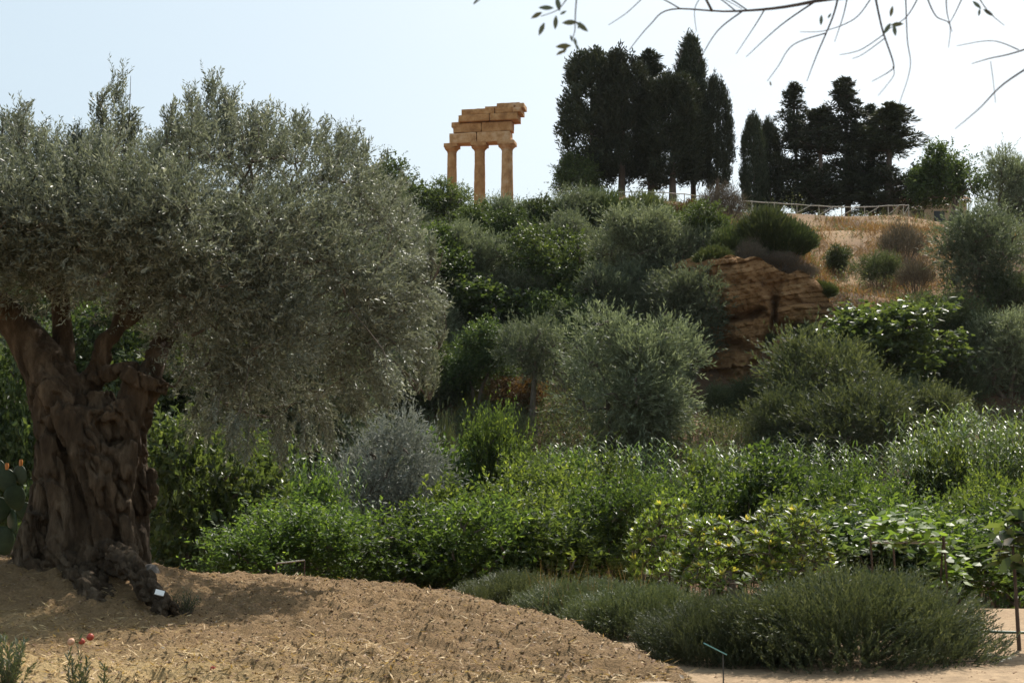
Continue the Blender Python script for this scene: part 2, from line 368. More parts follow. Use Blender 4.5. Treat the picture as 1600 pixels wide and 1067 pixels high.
def grid_mesh(name, xs, ys, hf, mat, colf=None):
    X, Y = np.meshgrid(xs, ys, indexing='xy'); Z = hf(X.ravel(), Y.ravel())
    V = np.stack([X.ravel(), Y.ravel(), Z], -1); nx, ny = len(xs), len(ys)
    i, j = np.meshgrid(np.arange(nx - 1), np.arange(ny - 1), indexing='xy'); k = (j * nx + i).ravel()
    g = Geo(); g.add(V, np.stack([k, k + 1, k + nx + 1, k + nx], -1))
    me = g.mesh(name, mat, True)
    if colf is not None:
        ca = me.color_attributes.new('tone', 'FLOAT_COLOR', 'POINT'); c = colf(V)
        ca.data.foreach_set('color', np.concatenate([c, np.ones((len(c), 1))], 1).astype(np.float32).ravel())
    return obj(name, me)
def soil_mat(name, detail_scale, bump, bdist=.05):
    m, nt, b = new_mat(name)
    a = nt.nodes.new('ShaderNodeVertexColor'); a.layer_name = 'tone'
    t = nt.nodes.new('ShaderNodeTexCoord')
    n = nt.nodes.new('ShaderNodeTexNoise'); n.inputs['Scale'].default_value = detail_scale; n.inputs['Detail'].default_value = 10; n.inputs['Roughness'].default_value = .72
    nt.links.new(t.outputs['Object'], n.inputs['Vector'])
    mr = nt.nodes.new('ShaderNodeMapRange'); mr.inputs['From Min'].default_value = .3; mr.inputs['From Max'].default_value = .7; mr.inputs['To Min'].default_value = .6; mr.inputs['To Max'].default_value = 1.35
    nt.links.new(n.outputs[0], mr.inputs['Value'])
    hs = nt.nodes.new('ShaderNodeHueSaturation'); nt.links.new(a.outputs[0], hs.inputs['Color']); nt.links.new(mr.outputs[0], hs.inputs['Value'])
    nt.links.new(hs.outputs[0], b.inputs['Base Color']); b.inputs['Roughness'].default_value = .95; b.inputs['Specular IOR Level'].default_value = .15
    bp = nt.nodes.new('ShaderNodeBump'); bp.inputs['Strength'].default_value = bump; bp.inputs['Distance'].default_value = bdist
    nt.links.new(n.outputs[0], bp.inputs['Height']); nt.links.new(bp.outputs[0], b.inputs['Normal'])
    return m
def mixc(c1, c2, t): return np.asarray(c1)[None] * (1 - t[:, None]) + np.asarray(c2)[None] * t[:, None]
def ground_tone(V):
    px = CXP + V[:, 0] / np.maximum(V[:, 1], 1) * F_PX; y = V[:, 1]
    c = mixc((.36, .26, .165), (.30, .21, .13), sstep(-.4, .5, vnoise(V[:, :2], .6, 21, 3)))
    hill = mixc((.105, .066, .04), (.20, .12, .07), sstep(-.4, .5, vnoise(V[:, :2], .35, 22, 3)))
    s = sstep(24, 30, y)[:, None]; c = c * (1 - s) + hill * s
    dry = sstep(1180, 1300, px) * (1 - sstep(1520, 1620, px)) * sstep(70, 76, y) * (1 - sstep(108, 116, y)) * sstep(-.5, .2, vnoise(V[:, :2], .3, 23, 2))
    return c * (1 - dry[:, None]) + np.array([.27, .175, .095])[None] * dry[:, None]
M['soil'] = soil_mat('soil', 9.0, .7, .06)
M['mulch'] = soil_mat('mulch', 34.0, 1.0, .06)
xs = np.concatenate([[-780, -500, -300, -160], np.arange(-90, -20, 1.5), np.arange(-20, 20, .5), np.arange(20, 90, 1.5), [90, 160, 300, 500, 780]])
ys = np.concatenate([[-230, -120, -40, -12], np.arange(-6, 26, .5), np.arange(26, 125, .7), [125, 135, 150, 180, 240, 400, 790]])
tag(grid_mesh('ground', xs, ys, ground_h, M['soil'], ground_tone), 'sandy brown ground rising from the grove floor to the ridge', None, None, 'structure')

def soil_relief(x, y):
    P = np.stack([x, y], -1)
    rough = .5 + .5 * sstep(-4.5, -1.5, x)
    r = .055 * vnoise(P, 2.4, 31, 3) - .075 * np.abs(vnoise(P, 4.2, 36, 2)) + .045 * np.abs(vnoise(P, 7.5, 32, 2)) + .030 * vnoise(P, 13, 33, 2)
    furrow = .035 * np.sin((x * .5 + y * .9) * 9 + 2 * vnoise(P, .9, 34)) * sstep(-4, -1, x)
    return r * (.6 + rough) + furrow
def mound_full(x, y):
    sd = poly_sd(np.stack([x, y], -1), EDGE_S) + .035 * vnoise(np.stack([x, y], -1), 2.3, 35, 3)
    z = mound_h(x, y) + soil_relief(x, y) * (.35 + .65 * sstep(.05, .9, sd))
    return np.where(sd > 0, np.minimum(z, -.12 + (z + .12) * (sstep(-.02, .16, sd) * .4 + .6)), -.12 - .15 * sstep(0, -.4, sd))
def mound_tone(V):
    n = vnoise(V[:, :2], .55, 41, 3) * .5 + .5; x, y = V[:, 0], V[:, 1]
    straw = sstep(-.35, .55, -(x + 2.0) * .22 + (11.6 - y) * .33 + (n - .5) * 1.6)
    c = mixc((.262, .172, .090), (.43, .31, .155), straw)
    c = c * (.72 + .56 * n[:, None])
    return c
mx_ = np.concatenate([np.arange(-16, -8.5, .25), np.arange(-8.5, 2.1, .045)]); my_ = np.concatenate([np.arange(2.5, 8, .3), np.arange(8, 22.2, .055)])
mound = tag(grid_mesh('soil_mound', mx_, my_, mound_full, M['mulch'], mound_tone), 'low raised bed of brown mulched soil scattered with straw', None, None, 'structure')

# sandstone cliff: bedded ledges stepping back, split by a dark gully
def build_cliff():
    nu, nv = 190, 150
    u = np.linspace(0, 1, nu); v = np.linspace(0, 1, nv); Ug, Vg = np.meshgrid(u, v, indexing='ij')
    px = 1050 + 270 * Ug
    top = np.interp(px, [1050, 1110, 1180, 1250, 1285, 1320], [405, 400, 405, 425, 450, 500]) + 13 * vnoise(np.stack([px / 22, px * 0], -1), 1, 63, 2); bot = 655
    py = bot + (top - bot) * Vg
    Yd = 65.8 + .9 * Vg + 2.6 * ((px - 1170) / 130) ** 2
    P = np.stack([px / 40, py / 40], -1)
    layer = (py + .10 * (px - 1150) + 14 * vnoise(P, .35, 51, 2)) / 8.5
    li = np.floor(layer); fr = layer - li; hard = vnoise(np.stack([li * 1.37, px / 160], -1), 1, 52)
    Yd = Yd - .22 * hard + .10 * np.exp(-((fr - .5) / .46) ** 8) * 0 + .14 * (np.exp(-(fr / .09) ** 2) + np.exp(-((1 - fr) / .09) ** 2)) * (.5 + .5 * vnoise(P, .9, 57))
    Yd = Yd - .45 * vnoise(P, .6, 53, 3) - .40 * vnoise(P, 1.7, 56, 3) - .30 * np.abs(vnoise(P, 3.2, 62, 2))
    gl = px - (1192 + .25 * (560 - py) + 14 * vnoise(P, .7, 54, 2))                     # the gully
    Yd = Yd + 1.1 * sstep(425, 480, py) * np.exp(-(gl / (9 + 6 * vnoise(P, .9, 67))) ** 2)
    under = np.exp(-((py - (492 + .10 * (1192 - px) + 8 * vnoise(P, .8, 58))) / 6) ** 2) * sstep(1090, 1130, px) * (1 - sstep(1180, 1200, px))
    under2 = np.exp(-((py - 545 - 8 * vnoise(P, .6, 59)) / 7) ** 2) * (1 - sstep(1175, 1195, px)) * .5 + np.exp(-((py - 515 - 10 * vnoise(P, .6, 60)) / 8) ** 2) * sstep(1205, 1225, px)
    Yd = Yd + 1.2 * under + .8 * under2
    bulge = np.exp(-(((px - 1150) / 50) ** 2 + ((py - 450) / 38) ** 2)) * .7 + np.exp(-(((px - 1250) / 32) ** 2 + ((py - 480) / 30) ** 2)) * .7
    Yd = Yd - bulge + .17 * vnoise(P, 6, 55, 3)
    U_, V_ = (px - CXP) / F_PX, (CYP - py) / F_PX
    d = np.stack([U_, math.cos(PITCH) - V_ * math.sin(PITCH), math.sin(PITCH) + V_ * math.cos(PITCH)], -1)
    W = np.array([0, 0, EYE]) + d * (Yd / d[..., 1])[..., None]
    # fold the rim back into the hill so that the cliff has a top
    capr = W[:, -1].copy(); rows = [W]
    for s in (1.2, 3.0, 6.0):
        q = capr.copy(); q[:, 1] += s; q[:, 2] += s * .12 - (.5 if s > 5 else 0); rows.append(q[:, None])
    W = np.concatenate(rows, 1); nv2 = W.shape[1]
    i, j = np.meshgrid(np.arange(nu - 1), np.arange(nv2 - 1), indexing='ij'); k = (i * nv2 + j).ravel()
    g = Geo(); g.add(W.reshape(-1, 3), np.stack([k, k + nv2, k + nv2 + 1, k + 1], -1))
    m, nt, b = new_mat('sandstone')
    t = nt.nodes.new('ShaderNodeTexCoord'); mp = nt.nodes.new('ShaderNodeMapping'); mp.inputs['Scale'].default_value = (.45, .45, 1.6); mp.inputs['Rotation'].default_value = (0, math.radians(6), 0)
    nt.links.new(t.outputs['Object'], mp.inputs['Vector'])
    n = nt.nodes.new('ShaderNodeTexNoise'); n.inputs['Scale'].default_value = 1.3; n.inputs['Detail'].default_value = 10; n.inputs['Roughness'].default_value = .7
    nt.links.new(mp.outputs[0], n.inputs['Vector'])
    nt.links.new(ramp(nt, [(.28, (.075, .038, .018)), (.42, (.20, .105, .043)), (.56, (.27, .15, .066)), (.74, (.38, .245, .125))], n.outputs[0]), b.inputs['Base Color'])
    b.inputs['Roughness'].default_value = .95; b.inputs['Specular IOR Level'].default_value = .15
    bp = nt.nodes.new('ShaderNodeBump'); bp.inputs['Strength'].default_value = 1.0; bp.inputs['Distance'].default_value = .4
    nt.links.new(n.outputs[0], bp.inputs['Height']); nt.links.new(bp.outputs[0], b.inputs['Normal'])
    tag(g.build('cliff_terrain', m, None, False), 'layered orange brown sandstone cliff face in the hillside', None, None, 'structure')
build_cliff()

# ------------------------------------------------------------------ the ruined temple corner
def build_temple():
    s = 118.0 / F_PX                                     # metres per photo pixel at the ruin
    cols = [(706, 118.9, 13.8), (749.5, 118.45, 15.4), (792.5, 118.0, 16.6)]
    A, B = at(706, 229, 118.9), at(792.5, 224, 118.0)
    ax = B - A; rz = math.atan2(ax[1], ax[0])
    z0 = min(gh(at(p, 300, Y)[0], Y) for p, Y, _ in cols) - .4
    root = empty('temple_ruin', (at(750, 300, 118.8)[0], 118.8, z0)); base = np.array(root.location)
    tag(root, 'ruined sandstone temple corner with fluted columns carrying broken entablature on the ridge', 'ruin')
    ztop = [at(706, 239.2, 118.9)[2]] * 3
    for q, ((p, Y, w), zt) in enumerate(zip(cols, ztop)):
        cx = at(p, 300, Y)[0]; r1 = w * s * .5 * 1.08; r0 = r1 * 1.20
        H = zt - z0; nz, nt_ = 46, 80
        zz = np.linspace(0, 1, nz)[:, None]; th = np.linspace(0, 2 * PI, nt_, endpoint=False)[None]
        fl = np.abs(np.sin(th * 10)) ** .7
        P3 = np.stack(np.broadcast_arrays(np.cos(th) * 1.5, np.sin(th) * 1.5, zz * H * .9), -1)
        wear = sstep(-.2, .5, vnoise(P3, .9, 61 + q, 3))
        R = (r0 + (r1 - r0) * zz) * (1 - .075 * (1 - fl) * (1 - .75 * wear) - .035 * wear + .022 * vnoise(P3, 2.2, 64 + q, 3))
        for dj in (.28, .55, .8): R = R - .03 * r0 * np.exp(-((zz - dj - .03 * q) / .008) ** 2)
        V = np.stack(np.broadcast_arrays(np.cos(th) * R, np.sin(th) * R, zz * H), -1).reshape(-1, 3)
        i = np.arange(nz - 1)[:, None] * nt_; j = np.arange(nt_)[None]; j2 = (j + 1) % nt_
        g = Geo(); g.add(V + np.array([cx, Y, z0]) - base, np.stack([i + j, i + j2, i + nt_ + j2, i + nt_ + j], -1).reshape(-1, 4))
        col = g.build('column', M['temple_pale'] if q == 2 else M['temple'], root, True)
        # capital: flaring echinus under a square abacus
        g = Geo(); hz = [0, .06, .12, .30, .46, .58, .62]; hr = [1.0, 1.07, 1.02, 1.28, 1.52, 1.62, 1.55]
        n2 = 28; th2 = np.arange(n2) * 2 * PI / n2
        V = np.concatenate([np.stack([np.cos(th2) * r1 * b_, np.sin(th2) * r1 * b_, np.full(n2, a_ * .66)], -1) for a_, b_ in zip(hz, hr)])
        V *= 1 + .03 * vnoise(V, 3, 67 + q, 2)[:, None]
        i = np.arange(len(hz) - 1)[:, None] * n2; j = np.arange(n2)[None]; j2 = (j + 1) % n2
        off = np.array([cx, Y, zt]) - base
        g.add(V + off, np.stack([i + j, i + j2, i + n2 + j2, i + n2 + j], -1).reshape(-1, 4))
        box(g, off + np.array([0, 0, .41 + .16]), (r1 * 3.1, r1 * 3.1, .34), rz, 6, .03, 70 + q)
        g.build('capital', M['temple_pale'] if q == 2 else M['temple'], col)
    def course(name, blocks, dep, mat, seed):
        for b_, (xa, ya0, xb, yb0, ya1) in enumerate(blocks):   # left x, top-left y, right x, top-right y, bottom-left y
            Ya = 118.9 - (xa - 706) / 86.5 * .9; Yb = 118.9 - (xb - 706) / 86.5 * .9
            a, b2 = at(xa, ya0, Ya), at(xb, yb0, Yb); lo = at(xa, ya1, Ya)
            if b_ == 0 or name == 'cornice_slab': zc, hgt = a[2], a[2] - lo[2]
            L = math.hypot(b2[0] - a[0], b2[1] - a[1])
            c = (a + b2) / 2; c[2] = zc - hgt / 2
            g = Geo(); box(g, c - base, (L - .02, dep, hgt - .012), rz, (12, 6, 6), .045, seed + b_)
            g.build(name, mat, root)
    course('architrave_block', [(704.5, 211.5, 746.8, 210, 227.5), (746.8, 210, 799.5, 208, 225.8)], 1.35, M['temple_pale'], 80)
    course('frieze_block', [(710, 196.5, 754, 195.2, 211), (754, 195.2, 802, 193.6, 209.5)], 1.25, M['temple'], 84)
    course('frieze_cap', [(708, 194.6, 722, 194, 202.5)], 1.36, M['temple'], 87)
    course('cornice_block', [(719, 184.6, 768, 183.2, 195), (768, 183.2, 812, 182.4, 193.4)], 1.9, M['temple'], 88)
    course('corona_block', [(723.5, 175.2, 776, 173.4, 184), (776, 173.4, 811, 171.6, 182.6)], 1.7, M['temple'], 90)
    course('cornice_slab', [(760, 170.6, 806, 169.6, 173.6), (778, 165.4, 815, 161.8, 170.4), (808, 165, 821, 163.6, 172.6)], 1.6, M['temple_pale'], 93)
    course('corona_lip', [(804, 172.6, 817, 172, 180)], 1.9, M['temple_pale'], 97)
    # stylobate steps the columns stand on
    for k in range(2):
        a, b2 = at(692, 300, 119.9), at(812, 300, 117.6); c = (a + b2) / 2; c[2] = z0 - .02 - .38 * k
        g = Geo(); box(g, c - base, (np.hypot(*(b2 - a)[:2]) + k * .8, 2.3 + k * .8, .38), rz, (14, 4, 3), .04, 98 + k); g.build('step', M['temple'], root)
build_temple()

# ------------------------------------------------------------------ plants: one prototype per kind and variant, copied
class Proto:
    def __init__(s, h, w, parts): s.h, s.w, s.parts = h, w, parts       # parts: list of (name, mesh)
def fit(*geos):
    V = np.concatenate([v for g in geos for v in g.V])
    return float(np.percentile(V[:, 2], 99.7)), float(np.percentile(V[:, 0], 99.3) - np.percentile(V[:, 0], .7))

def broad(seed, h, w, cb, ncl, cr, per, k, L, W, leafm, barkm='bark', sl=.35, up=.35, trunk_r=.12, lump=.35, ang=.9, stems=1, shell=.45, wob=.15, skirt=False):
    """a broad-leaved tree or bush: trunk, limbs to every clump, leafy shoots bursting from the clumps"""
    r = np.random.default_rng(seed)
    ctr = np.array([0, 0, (h + cb) / 2]); ex = np.array([w / 2 - cr * .6, w / 2 - cr * .6, (h - cb) / 2 - cr * .5])
    nl = int(r.integers(5, 9)); lu = rand_dirs(nl, r); lu[:, 2] = lu[:, 2] * .9 - .02; lr = .34 + .26 * r.random(nl)
    lc = lu * (1.02 - lr)[:, None] * (.8 + .25 * r.random((nl, 1)))
    which = r.choice(nl, ncl, p=lr ** 2 / (lr ** 2).sum()); u = rand_dirs(ncl, r); u[:, 2] = np.where(u[:, 2] < -.7, -u[:, 2], u[:, 2])
    q = lc[which] + u * (lr[which] * (shell + (1 - shell) * r.random(ncl) ** .6))[:, None] * (1 + lump * .4 * vnoise(u + seed, 1.5, seed, 2))[:, None]
    if skirt:
        ks = r.random(ncl) < .30; az = r.random(int(ks.sum())) * 2 * PI; zz = -.95 + .75 * r.random(int(ks.sum())); rr = np.sqrt(np.maximum(1 - zz ** 2, .25)) * (.55 + .4 * r.random(int(ks.sum())))
        q[ks] = np.stack([np.cos(az) * rr, np.sin(az) * rr, zz], -1)
    core = r.random(ncl) < .14; q[core] = rand_dirs(int(core.sum()), r) * .55                 # some foliage close to the stem
    cl = ctr + q * ex * 1.05
    cl[:, 2] = np.maximum(cl[:, 2], cb + cr * .3)
    gt, gc = Geo(), Geo(); nodes = []
    for s_ in range(stems):
        a = s_ * 2.4 + r.random() * 1.5; sp = 0 if stems == 1 else w * .16
        tp = np.array([math.cos(a) * sp, math.sin(a) * sp, cb + (h - cb) * .35])
        b0 = np.array([math.cos(a) * sp * .25, math.sin(a) * sp * .25, -.15])
        pts = spline([b0, b0 + (tp - b0) * .4 + r.normal(size=3) * [wob, wob, 0], tp], 5)
        tube(gt, pts, np.linspace(trunk_r * 1.35, trunk_r * .55, len(pts)) / max(1, stems ** .4), 8); nodes += list(pts[4:])
    limbs_to(gt, nodes, cl, trunk_r * .36, .012, r)
    n = len(cl) * per; cc = np.repeat(cl, per, 0); csz = np.repeat(.65 + .7 * r.random(len(cl)), per)[:, None] * cr
    d = rand_dirs(n, r); P = cc + d * (r.random((n, 1)) ** .6) * csz
    out = nrm(P - ctr)
    D = nrm(d * .7 + out * .5 + UP * up + r.normal(size=(n, 3)) * .25)
    shoots(gc, P, D, sl * (.35 + 1.3 * r.random(n) ** 1.6), k, L, W, ang, r)
    hh, ww = fit(gc)
    return Proto(hh, ww, [('trunk', gt.mesh('trunk', M[barkm], True)), ('crown', gc.mesh('crown', M[leafm]))])

def cypress(seed, h, w, style='column', bare=.06, top=(.84, .5, .1)):
    r = np.random.default_rng(seed); gt, gc = Geo(), Geo()
    lean = r.normal(size=2) * .015 * h
    pts = spline([np.array([0, 0, -.4]), np.array([lean[0] * .4, lean[1] * .4, h * .4]), np.array([lean[0], lean[1], h * .96])], 6)
    tube(gt, pts, np.linspace(.23, .03, len(pts)), 8)
    if style == 'column':
        nb = 300; t = bare + (1 - bare) * r.random(nb) ** .85
        prof = np.interp(t, [0, bare, bare + .1, .45, .75, .92, 1], [.4, .5, .9, 1, *top])
        a = r.random(nb) * 2 * PI; rr = prof * w * .5 * (.45 + .55 * r.random(nb) ** .5) * (1 + .35 * vnoise(np.stack([np.cos(a) * 2.2, np.sin(a) * 2.2, t * 4], -1), 1, seed, 2))
        ctr = np.stack([np.cos(a) * rr, np.sin(a) * rr, t * h * .97 + .5 * vnoise(np.stack([np.cos(a) * 2, np.sin(a) * 2, t], -1), 1.5, seed + 1)], -1); cr = .40; per = 30; upb = 1.9; per_sz = np.array([.62, .62, 2.1])
    else:
        nb = 58; t = bare + (1 - bare) * np.sort(r.random(nb)) ** .9
        prof = np.interp(t, [0, .12, .3, .6, .85, 1], [.8, 1.0, .86, .56, .30, .07]); a = np.arange(nb) * 2.4 + r.random(nb)
        ctr = []
        for q in range(nb):
            L = prof[q] * w * .5 * (.5 + .7 * r.random()); b0 = np.array([0, 0, t[q] * h])
            tip = b0 + np.array([math.cos(a[q]) * L, math.sin(a[q]) * L, L * (.05 + .35 * r.random())])
            lp = spline([b0, (b0 + tip) / 2 - UP * .10 * L, tip], 4); tube(gt, lp, np.linspace(.055, .012, len(lp)), 5, False)
            for f in np.linspace(.3, 1, max(2, int(L / .27))): ctr.append(b0 + (tip - b0) * f - UP * .10 * L * math.sin(f * PI) + r.normal(size=3) * [.14, .14, .06])
        for f in np.linspace(.86, .99, 5): ctr.append(np.array([0, 0, f * h]))
        ctr = np.array(ctr); cr = .34; per = 28; upb = .45; per_sz = np.array([1.1, 1.1, .42])
    ctr = ctr + np.concatenate([np.interp(ctr[:, 2:3], [0, h], [0, 1]) * lean[None], np.zeros((len(ctr), 1))], 1)
    n = len(ctr) * per; cc = np.repeat(ctr, per, 0); d = rand_dirs(n, r)
    scl = np.ones((n, 1)) if style == 'column' else 1.1 - .75 * np.clip(cc[:, 2:3] / h, 0, 1)
    P = cc + d * (r.random((n, 1)) ** .5) * cr * per_sz * scl
    D = nrm(d * .8 + nrm(cc * [1, 1, 0] + 1e-6) * .35 + UP * upb)
    shoots(gc, P, D, .36 * (.6 + .8 * r.random(n)) * np.minimum(1, scl[:, 0] + .15), 3, .25, .075, .5, r)
    hh, ww = fit(gc)
    return Proto(hh, ww, [('trunk', gt.mesh('trunk', M['bark_cyp'], True)), ('crown', gc.mesh('crown', M['cypress']))])

def broomy(seed, h, w, mat, n=1500, k=5, L=.16, W=.022, spread=.9):
    """upright wiry shrub: many ascending shoots from the foot"""
    r = np.random.default_rng(seed); gt, gc = Geo(), Geo()
    a = r.random(n) * 2 * PI; rr = r.random(n) ** .5 * w * .5; f = 1 - .45 * (rr / (w * .5)) ** 2
    base = np.stack([np.cos(a) * rr * .35, np.sin(a) * rr * .35, np.zeros(n)], -1); hgt = h * f * (.62 + .38 * r.random(n))
    tip = np.stack([np.cos(a) * rr, np.sin(a) * rr, hgt], -1); tip[:, :2] *= (1 + .2 * vnoise(tip, .8, seed, 2))[:, None]
    st = .25 + .6 * r.random(n); P = base + (tip - base) * st[:, None]
    D = nrm(nrm(tip - base) + r.normal(size=(n, 3)) * .16)
    shoots(gc, P, D, (1 - st) * np.linalg.norm(tip - base, axis=1) + .1, k, L * 1.6, W * 1.6, .35 * spread, r)
    for q in r.choice(n, 26, False): tube(gt, spline([base[q] - UP * .1, base[q] + (tip[q] - base[q]) * .5, tip[q] * .9], 3), np.linspace(.022, .006, 7), 4, False)
    hh, ww = fit(gc)
    return Proto(hh, ww, [('stem', gt.mesh('stem', M['bark'], True)), ('foliage', gc.mesh('foliage', M[mat]))])

def reed(seed, h, w, n=34):
    r = np.random.default_rng(seed); gt, gc = Geo(), Geo()
    for q in range(n):
        a = r.random() * 2 * PI; rr = r.random() ** .5 * w * .5; b0 = np.array([math.cos(a) * rr * .75, math.sin(a) * rr * .75, -.1]); H = h * (.72 + .28 * r.random())
        tip = b0 + np.array([math.cos(a), math.sin(a), 0]) * (.08 * H + rr * .2) + r.normal(size=3) * [.16, .16, 0] + UP * H
        pts = spline([b0, (b0 + tip) / 2 + r.normal(size=3) * [.04, .04, 0], tip], 4); tube(gt, pts, np.linspace(.014, .004, len(pts)), 4, False)
        m = 24; t = np.linspace(.28, .99, m) + r.normal(size=m) * .01; P = np.stack([np.interp(t, np.linspace(0, 1, len(pts)), pts[:, i]) for i in range(3)], -1)
        az = np.arange(m) * PI + r.random() * 6 + r.normal(size=m) * .5; D = nrm(np.stack([np.cos(az) * .55, np.sin(az) * .55, np.full(m, .75)], -1))
        V, Fq = blades(P, D, .52 * (.7 + .6 * r.random(m)), .055, 3, .9 + .7 * r.random(m), [.8, 1, .6, .03], np.stack([np.cos(az), np.sin(az), -np.ones(m)], -1), r)
        gc.add(V, Fq, np.repeat(np.clip(r.random() * .5 + .5 * r.random(m), 0, 1), 3))
    hh, ww = fit(gc)
    return Proto(hh, ww, [('cane', gt.mesh('cane', M['reed'], True)), ('foliage', gc.mesh('foliage', M['reed']))])

def loquat(seed, h, w, n=210):
    r = np.random.default_rng(seed); gt, gc = Geo(), Geo()
    u = rand_dirs(n * 2, r); u = u[u[:, 2] > -.55][:n]; cl = np.array([0, 0, h * .52]) + u * (.62 + .38 * r.random((len(u), 1)) ** .5) * np.array([w * .5, w * .42, h * .5]) * (1 + .45 * vnoise(u, 1.8, seed, 2))[:, None]
    pts = spline([np.array([0, 0, -.1]), np.array([.05, 0, h * .2]), np.array([0, .05, h * .45])], 4); tube(gt, pts, np.linspace(.07, .04, len(pts)), 7)
    limbs_to(gt, pts[3:], cl, .012, .004, r)
    yel = r.random(len(cl))
    for c, uu, yv in zip(cl, u, yel):
        m = 11; D0 = nrm(uu * .35 + UP * 1.0 + r.normal(size=3) * .2); az = np.arange(m) * 2.4; el = np.linspace(.15, 1.1, m)
        A = nrm(np.cross(D0, [.3, .9, .1])); B = np.cross(D0, A)
        D = nrm(D0 * np.cos(el)[:, None] + (A * np.cos(az)[:, None] + B * np.sin(az)[:, None]) * np.sin(el)[:, None])
        L = (.075 + .085 * np.linspace(.3, 1, m)) * (.8 + .4 * r.random(m))
        V, Fq = blades(np.repeat(c[None], m, 0) , D, L, L * .28, 3, .25, [.25, .9, 1, .05], D0[None] + .2 * rand_dirs(m, r), r)
        # young leaves stand in the middle of every rosette and are the palest
        tone = np.clip(.30 + .42 * (1 - np.linspace(0, 1, m)) * (.4 + yv) + .18 * (r.random(m) - .5) + (.28 if yv > .9 else 0), 0, 1)
        gc.add(V, Fq, np.repeat(tone, 3))
    hh, ww = fit(gc)
    return Proto(hh, ww, [('trunk', gt.mesh('trunk', M['bark'], True)), ('crown', gc.mesh('crown', M['loquat']))])

def rosemary(seed, h, w, d, n=3600, k=30):
    r = np.random.default_rng(seed); gt, gc = Geo(), Geo()
    a = r.random(n) * 2 * PI; dome = r.random(n) ** .9; q = np.sqrt(1 - dome ** 2); x, y = np.cos(a) * q, np.sin(a) * q
    U3 = np.stack([x * w, y * d, dome * h * 2], -1); lump = 1 + .26 * vnoise(U3, 1.5, seed, 2)
    lay = (1 - .5 * r.random(n) ** 2.5) * lump
    P = np.stack([x * w * .45 * lay, y * d * .45 * lay, (.08 + .74 * dome * lay) * h], -1)
    sw = np.stack([vnoise(U3, 1.2, seed + 5 + c, 2) for c in range(3)], -1) * .5               # tufts lean together
    D = nrm(np.stack([x * .7, y * .7, .6 + .45 * dome], -1) + sw + r.normal(size=(n, 3)) * .13)
    ln = (.18 + .22 * r.random(n)) * (.8 + .3 * h)
    shoots(gc, P - D * (ln * .5)[:, None], D, ln, k, .036, .0078, .5, r, .18)
    for c in r.choice(n, 60, False): tube(gt, spline([np.array([P[c, 0] * .12, P[c, 1] * .12, -.05]), P[c] * [.6, .6, .45], P[c]], 3), np.linspace(.012, .003, 7), 4, False)
    hh, ww = fit(gc)
    return Proto(hh, ww, [('stem', gt.mesh('stem', M['bark'], True)), ('foliage', gc.mesh('foliage', M['rosemary']))])

PR = {}
for i in range(4): PR['citrus', i] = broad(100 + i, 3.0, 2.8, .25, 50, .42, (34, 28, 22, 17)[i], 8, (.088, .10, .118, .138)[i], (.042, .048, .056, .064)[i], 'citrus', 'bark', .34, .7, .08, .85, .95, 3)
for i in range(3): PR['olive', i] = broad(120 + i, 5.4, 5.4, .05, 120, .62, 34, 8, .18, .046, 'olive_far', 'bark', .50, .55, .16, .45, .6, 2, .45, .15, True)
PR['gappy', 0] = broad(130, 5.2, 4.6, 1.9, 66, .50, 30, 8, .16, .040, 'olive_far', 'bark', .45, .5, .17, .5, .6, 1, .35, .3)
for i in range(3): PR['dark', i] = broad(140 + i, 6, 5.4, .3, 110, .64, 30, 6, .17, .09, 'darktree', 'bark', .42, .3, .16, .5, .95, 2)
for i in range(2): PR['fig', i] = broad(150 + i, 3.4, 3.8, .2, 76, .44, 20, 6, .16, .11, 'fig', 'bark', .32, .4, .09, .4, 1.0, 3)
for i in range(3): PR['scrub', i] = broad(160 + i, 2.8, 3.4, .05, 70, .46, 30, 8, .13, .034, 'scrub', 'bark', .46, .75, .05, .45, .5, 4, .45, .15, True)
PR['grovefig', 0] = broad(155, 3.4, 3.6, .2, 84, .42, 24, 7, .125, .07, 'fig', 'bark', .34, .5, .09, .6, .95, 3)
PR['silver', 0] = broad(170, 3.0, 3.6, .05, 110, .36, 30, 9, .09, .022, 'silver', 'bark', .30, .3, .05, .3, .7, 4)
for i in range(2): PR['dead', i] = broomy(180 + i, 2.0, 2.0, 'dead', 900, 5, .14, .012, 1.6)
for i in range(2): PR['broom', i] = broomy(184 + i, 1.8, 2.2, 'broom', 3400, 6, .15, .026)
PR['rust', 0] = broad(190, 1.3, 2.0, .02, 50, .28, 18, 6, .11, .05, 'rust', 'bark', .28, .4, .03, .4, .9, 4)
for i in range(2): PR['column', i] = cypress(200 + i, 12, 3.2, 'column', .19, (.90, .64, .2))
PR['column', 2] = cypress(203, 9, 3.0, 'column', .10)
PR['spire', 0] = cypress(204, 14, 2.5, 'column', .17)
for i in range(3): PR['tiered', i] = cypress(206 + i, 11, 4.4, 'tiered', .1)
for i in range(3): PR['reed', i] = reed(210 + i, 4.6, 2.2, 40)
for i in range(2): PR['loquat', i] = loquat(220 + i, 1.7, 1.7)
for i in range(2): PR['rosemary', i] = rosemary(230 + i, .85, 2.4, 1.7)

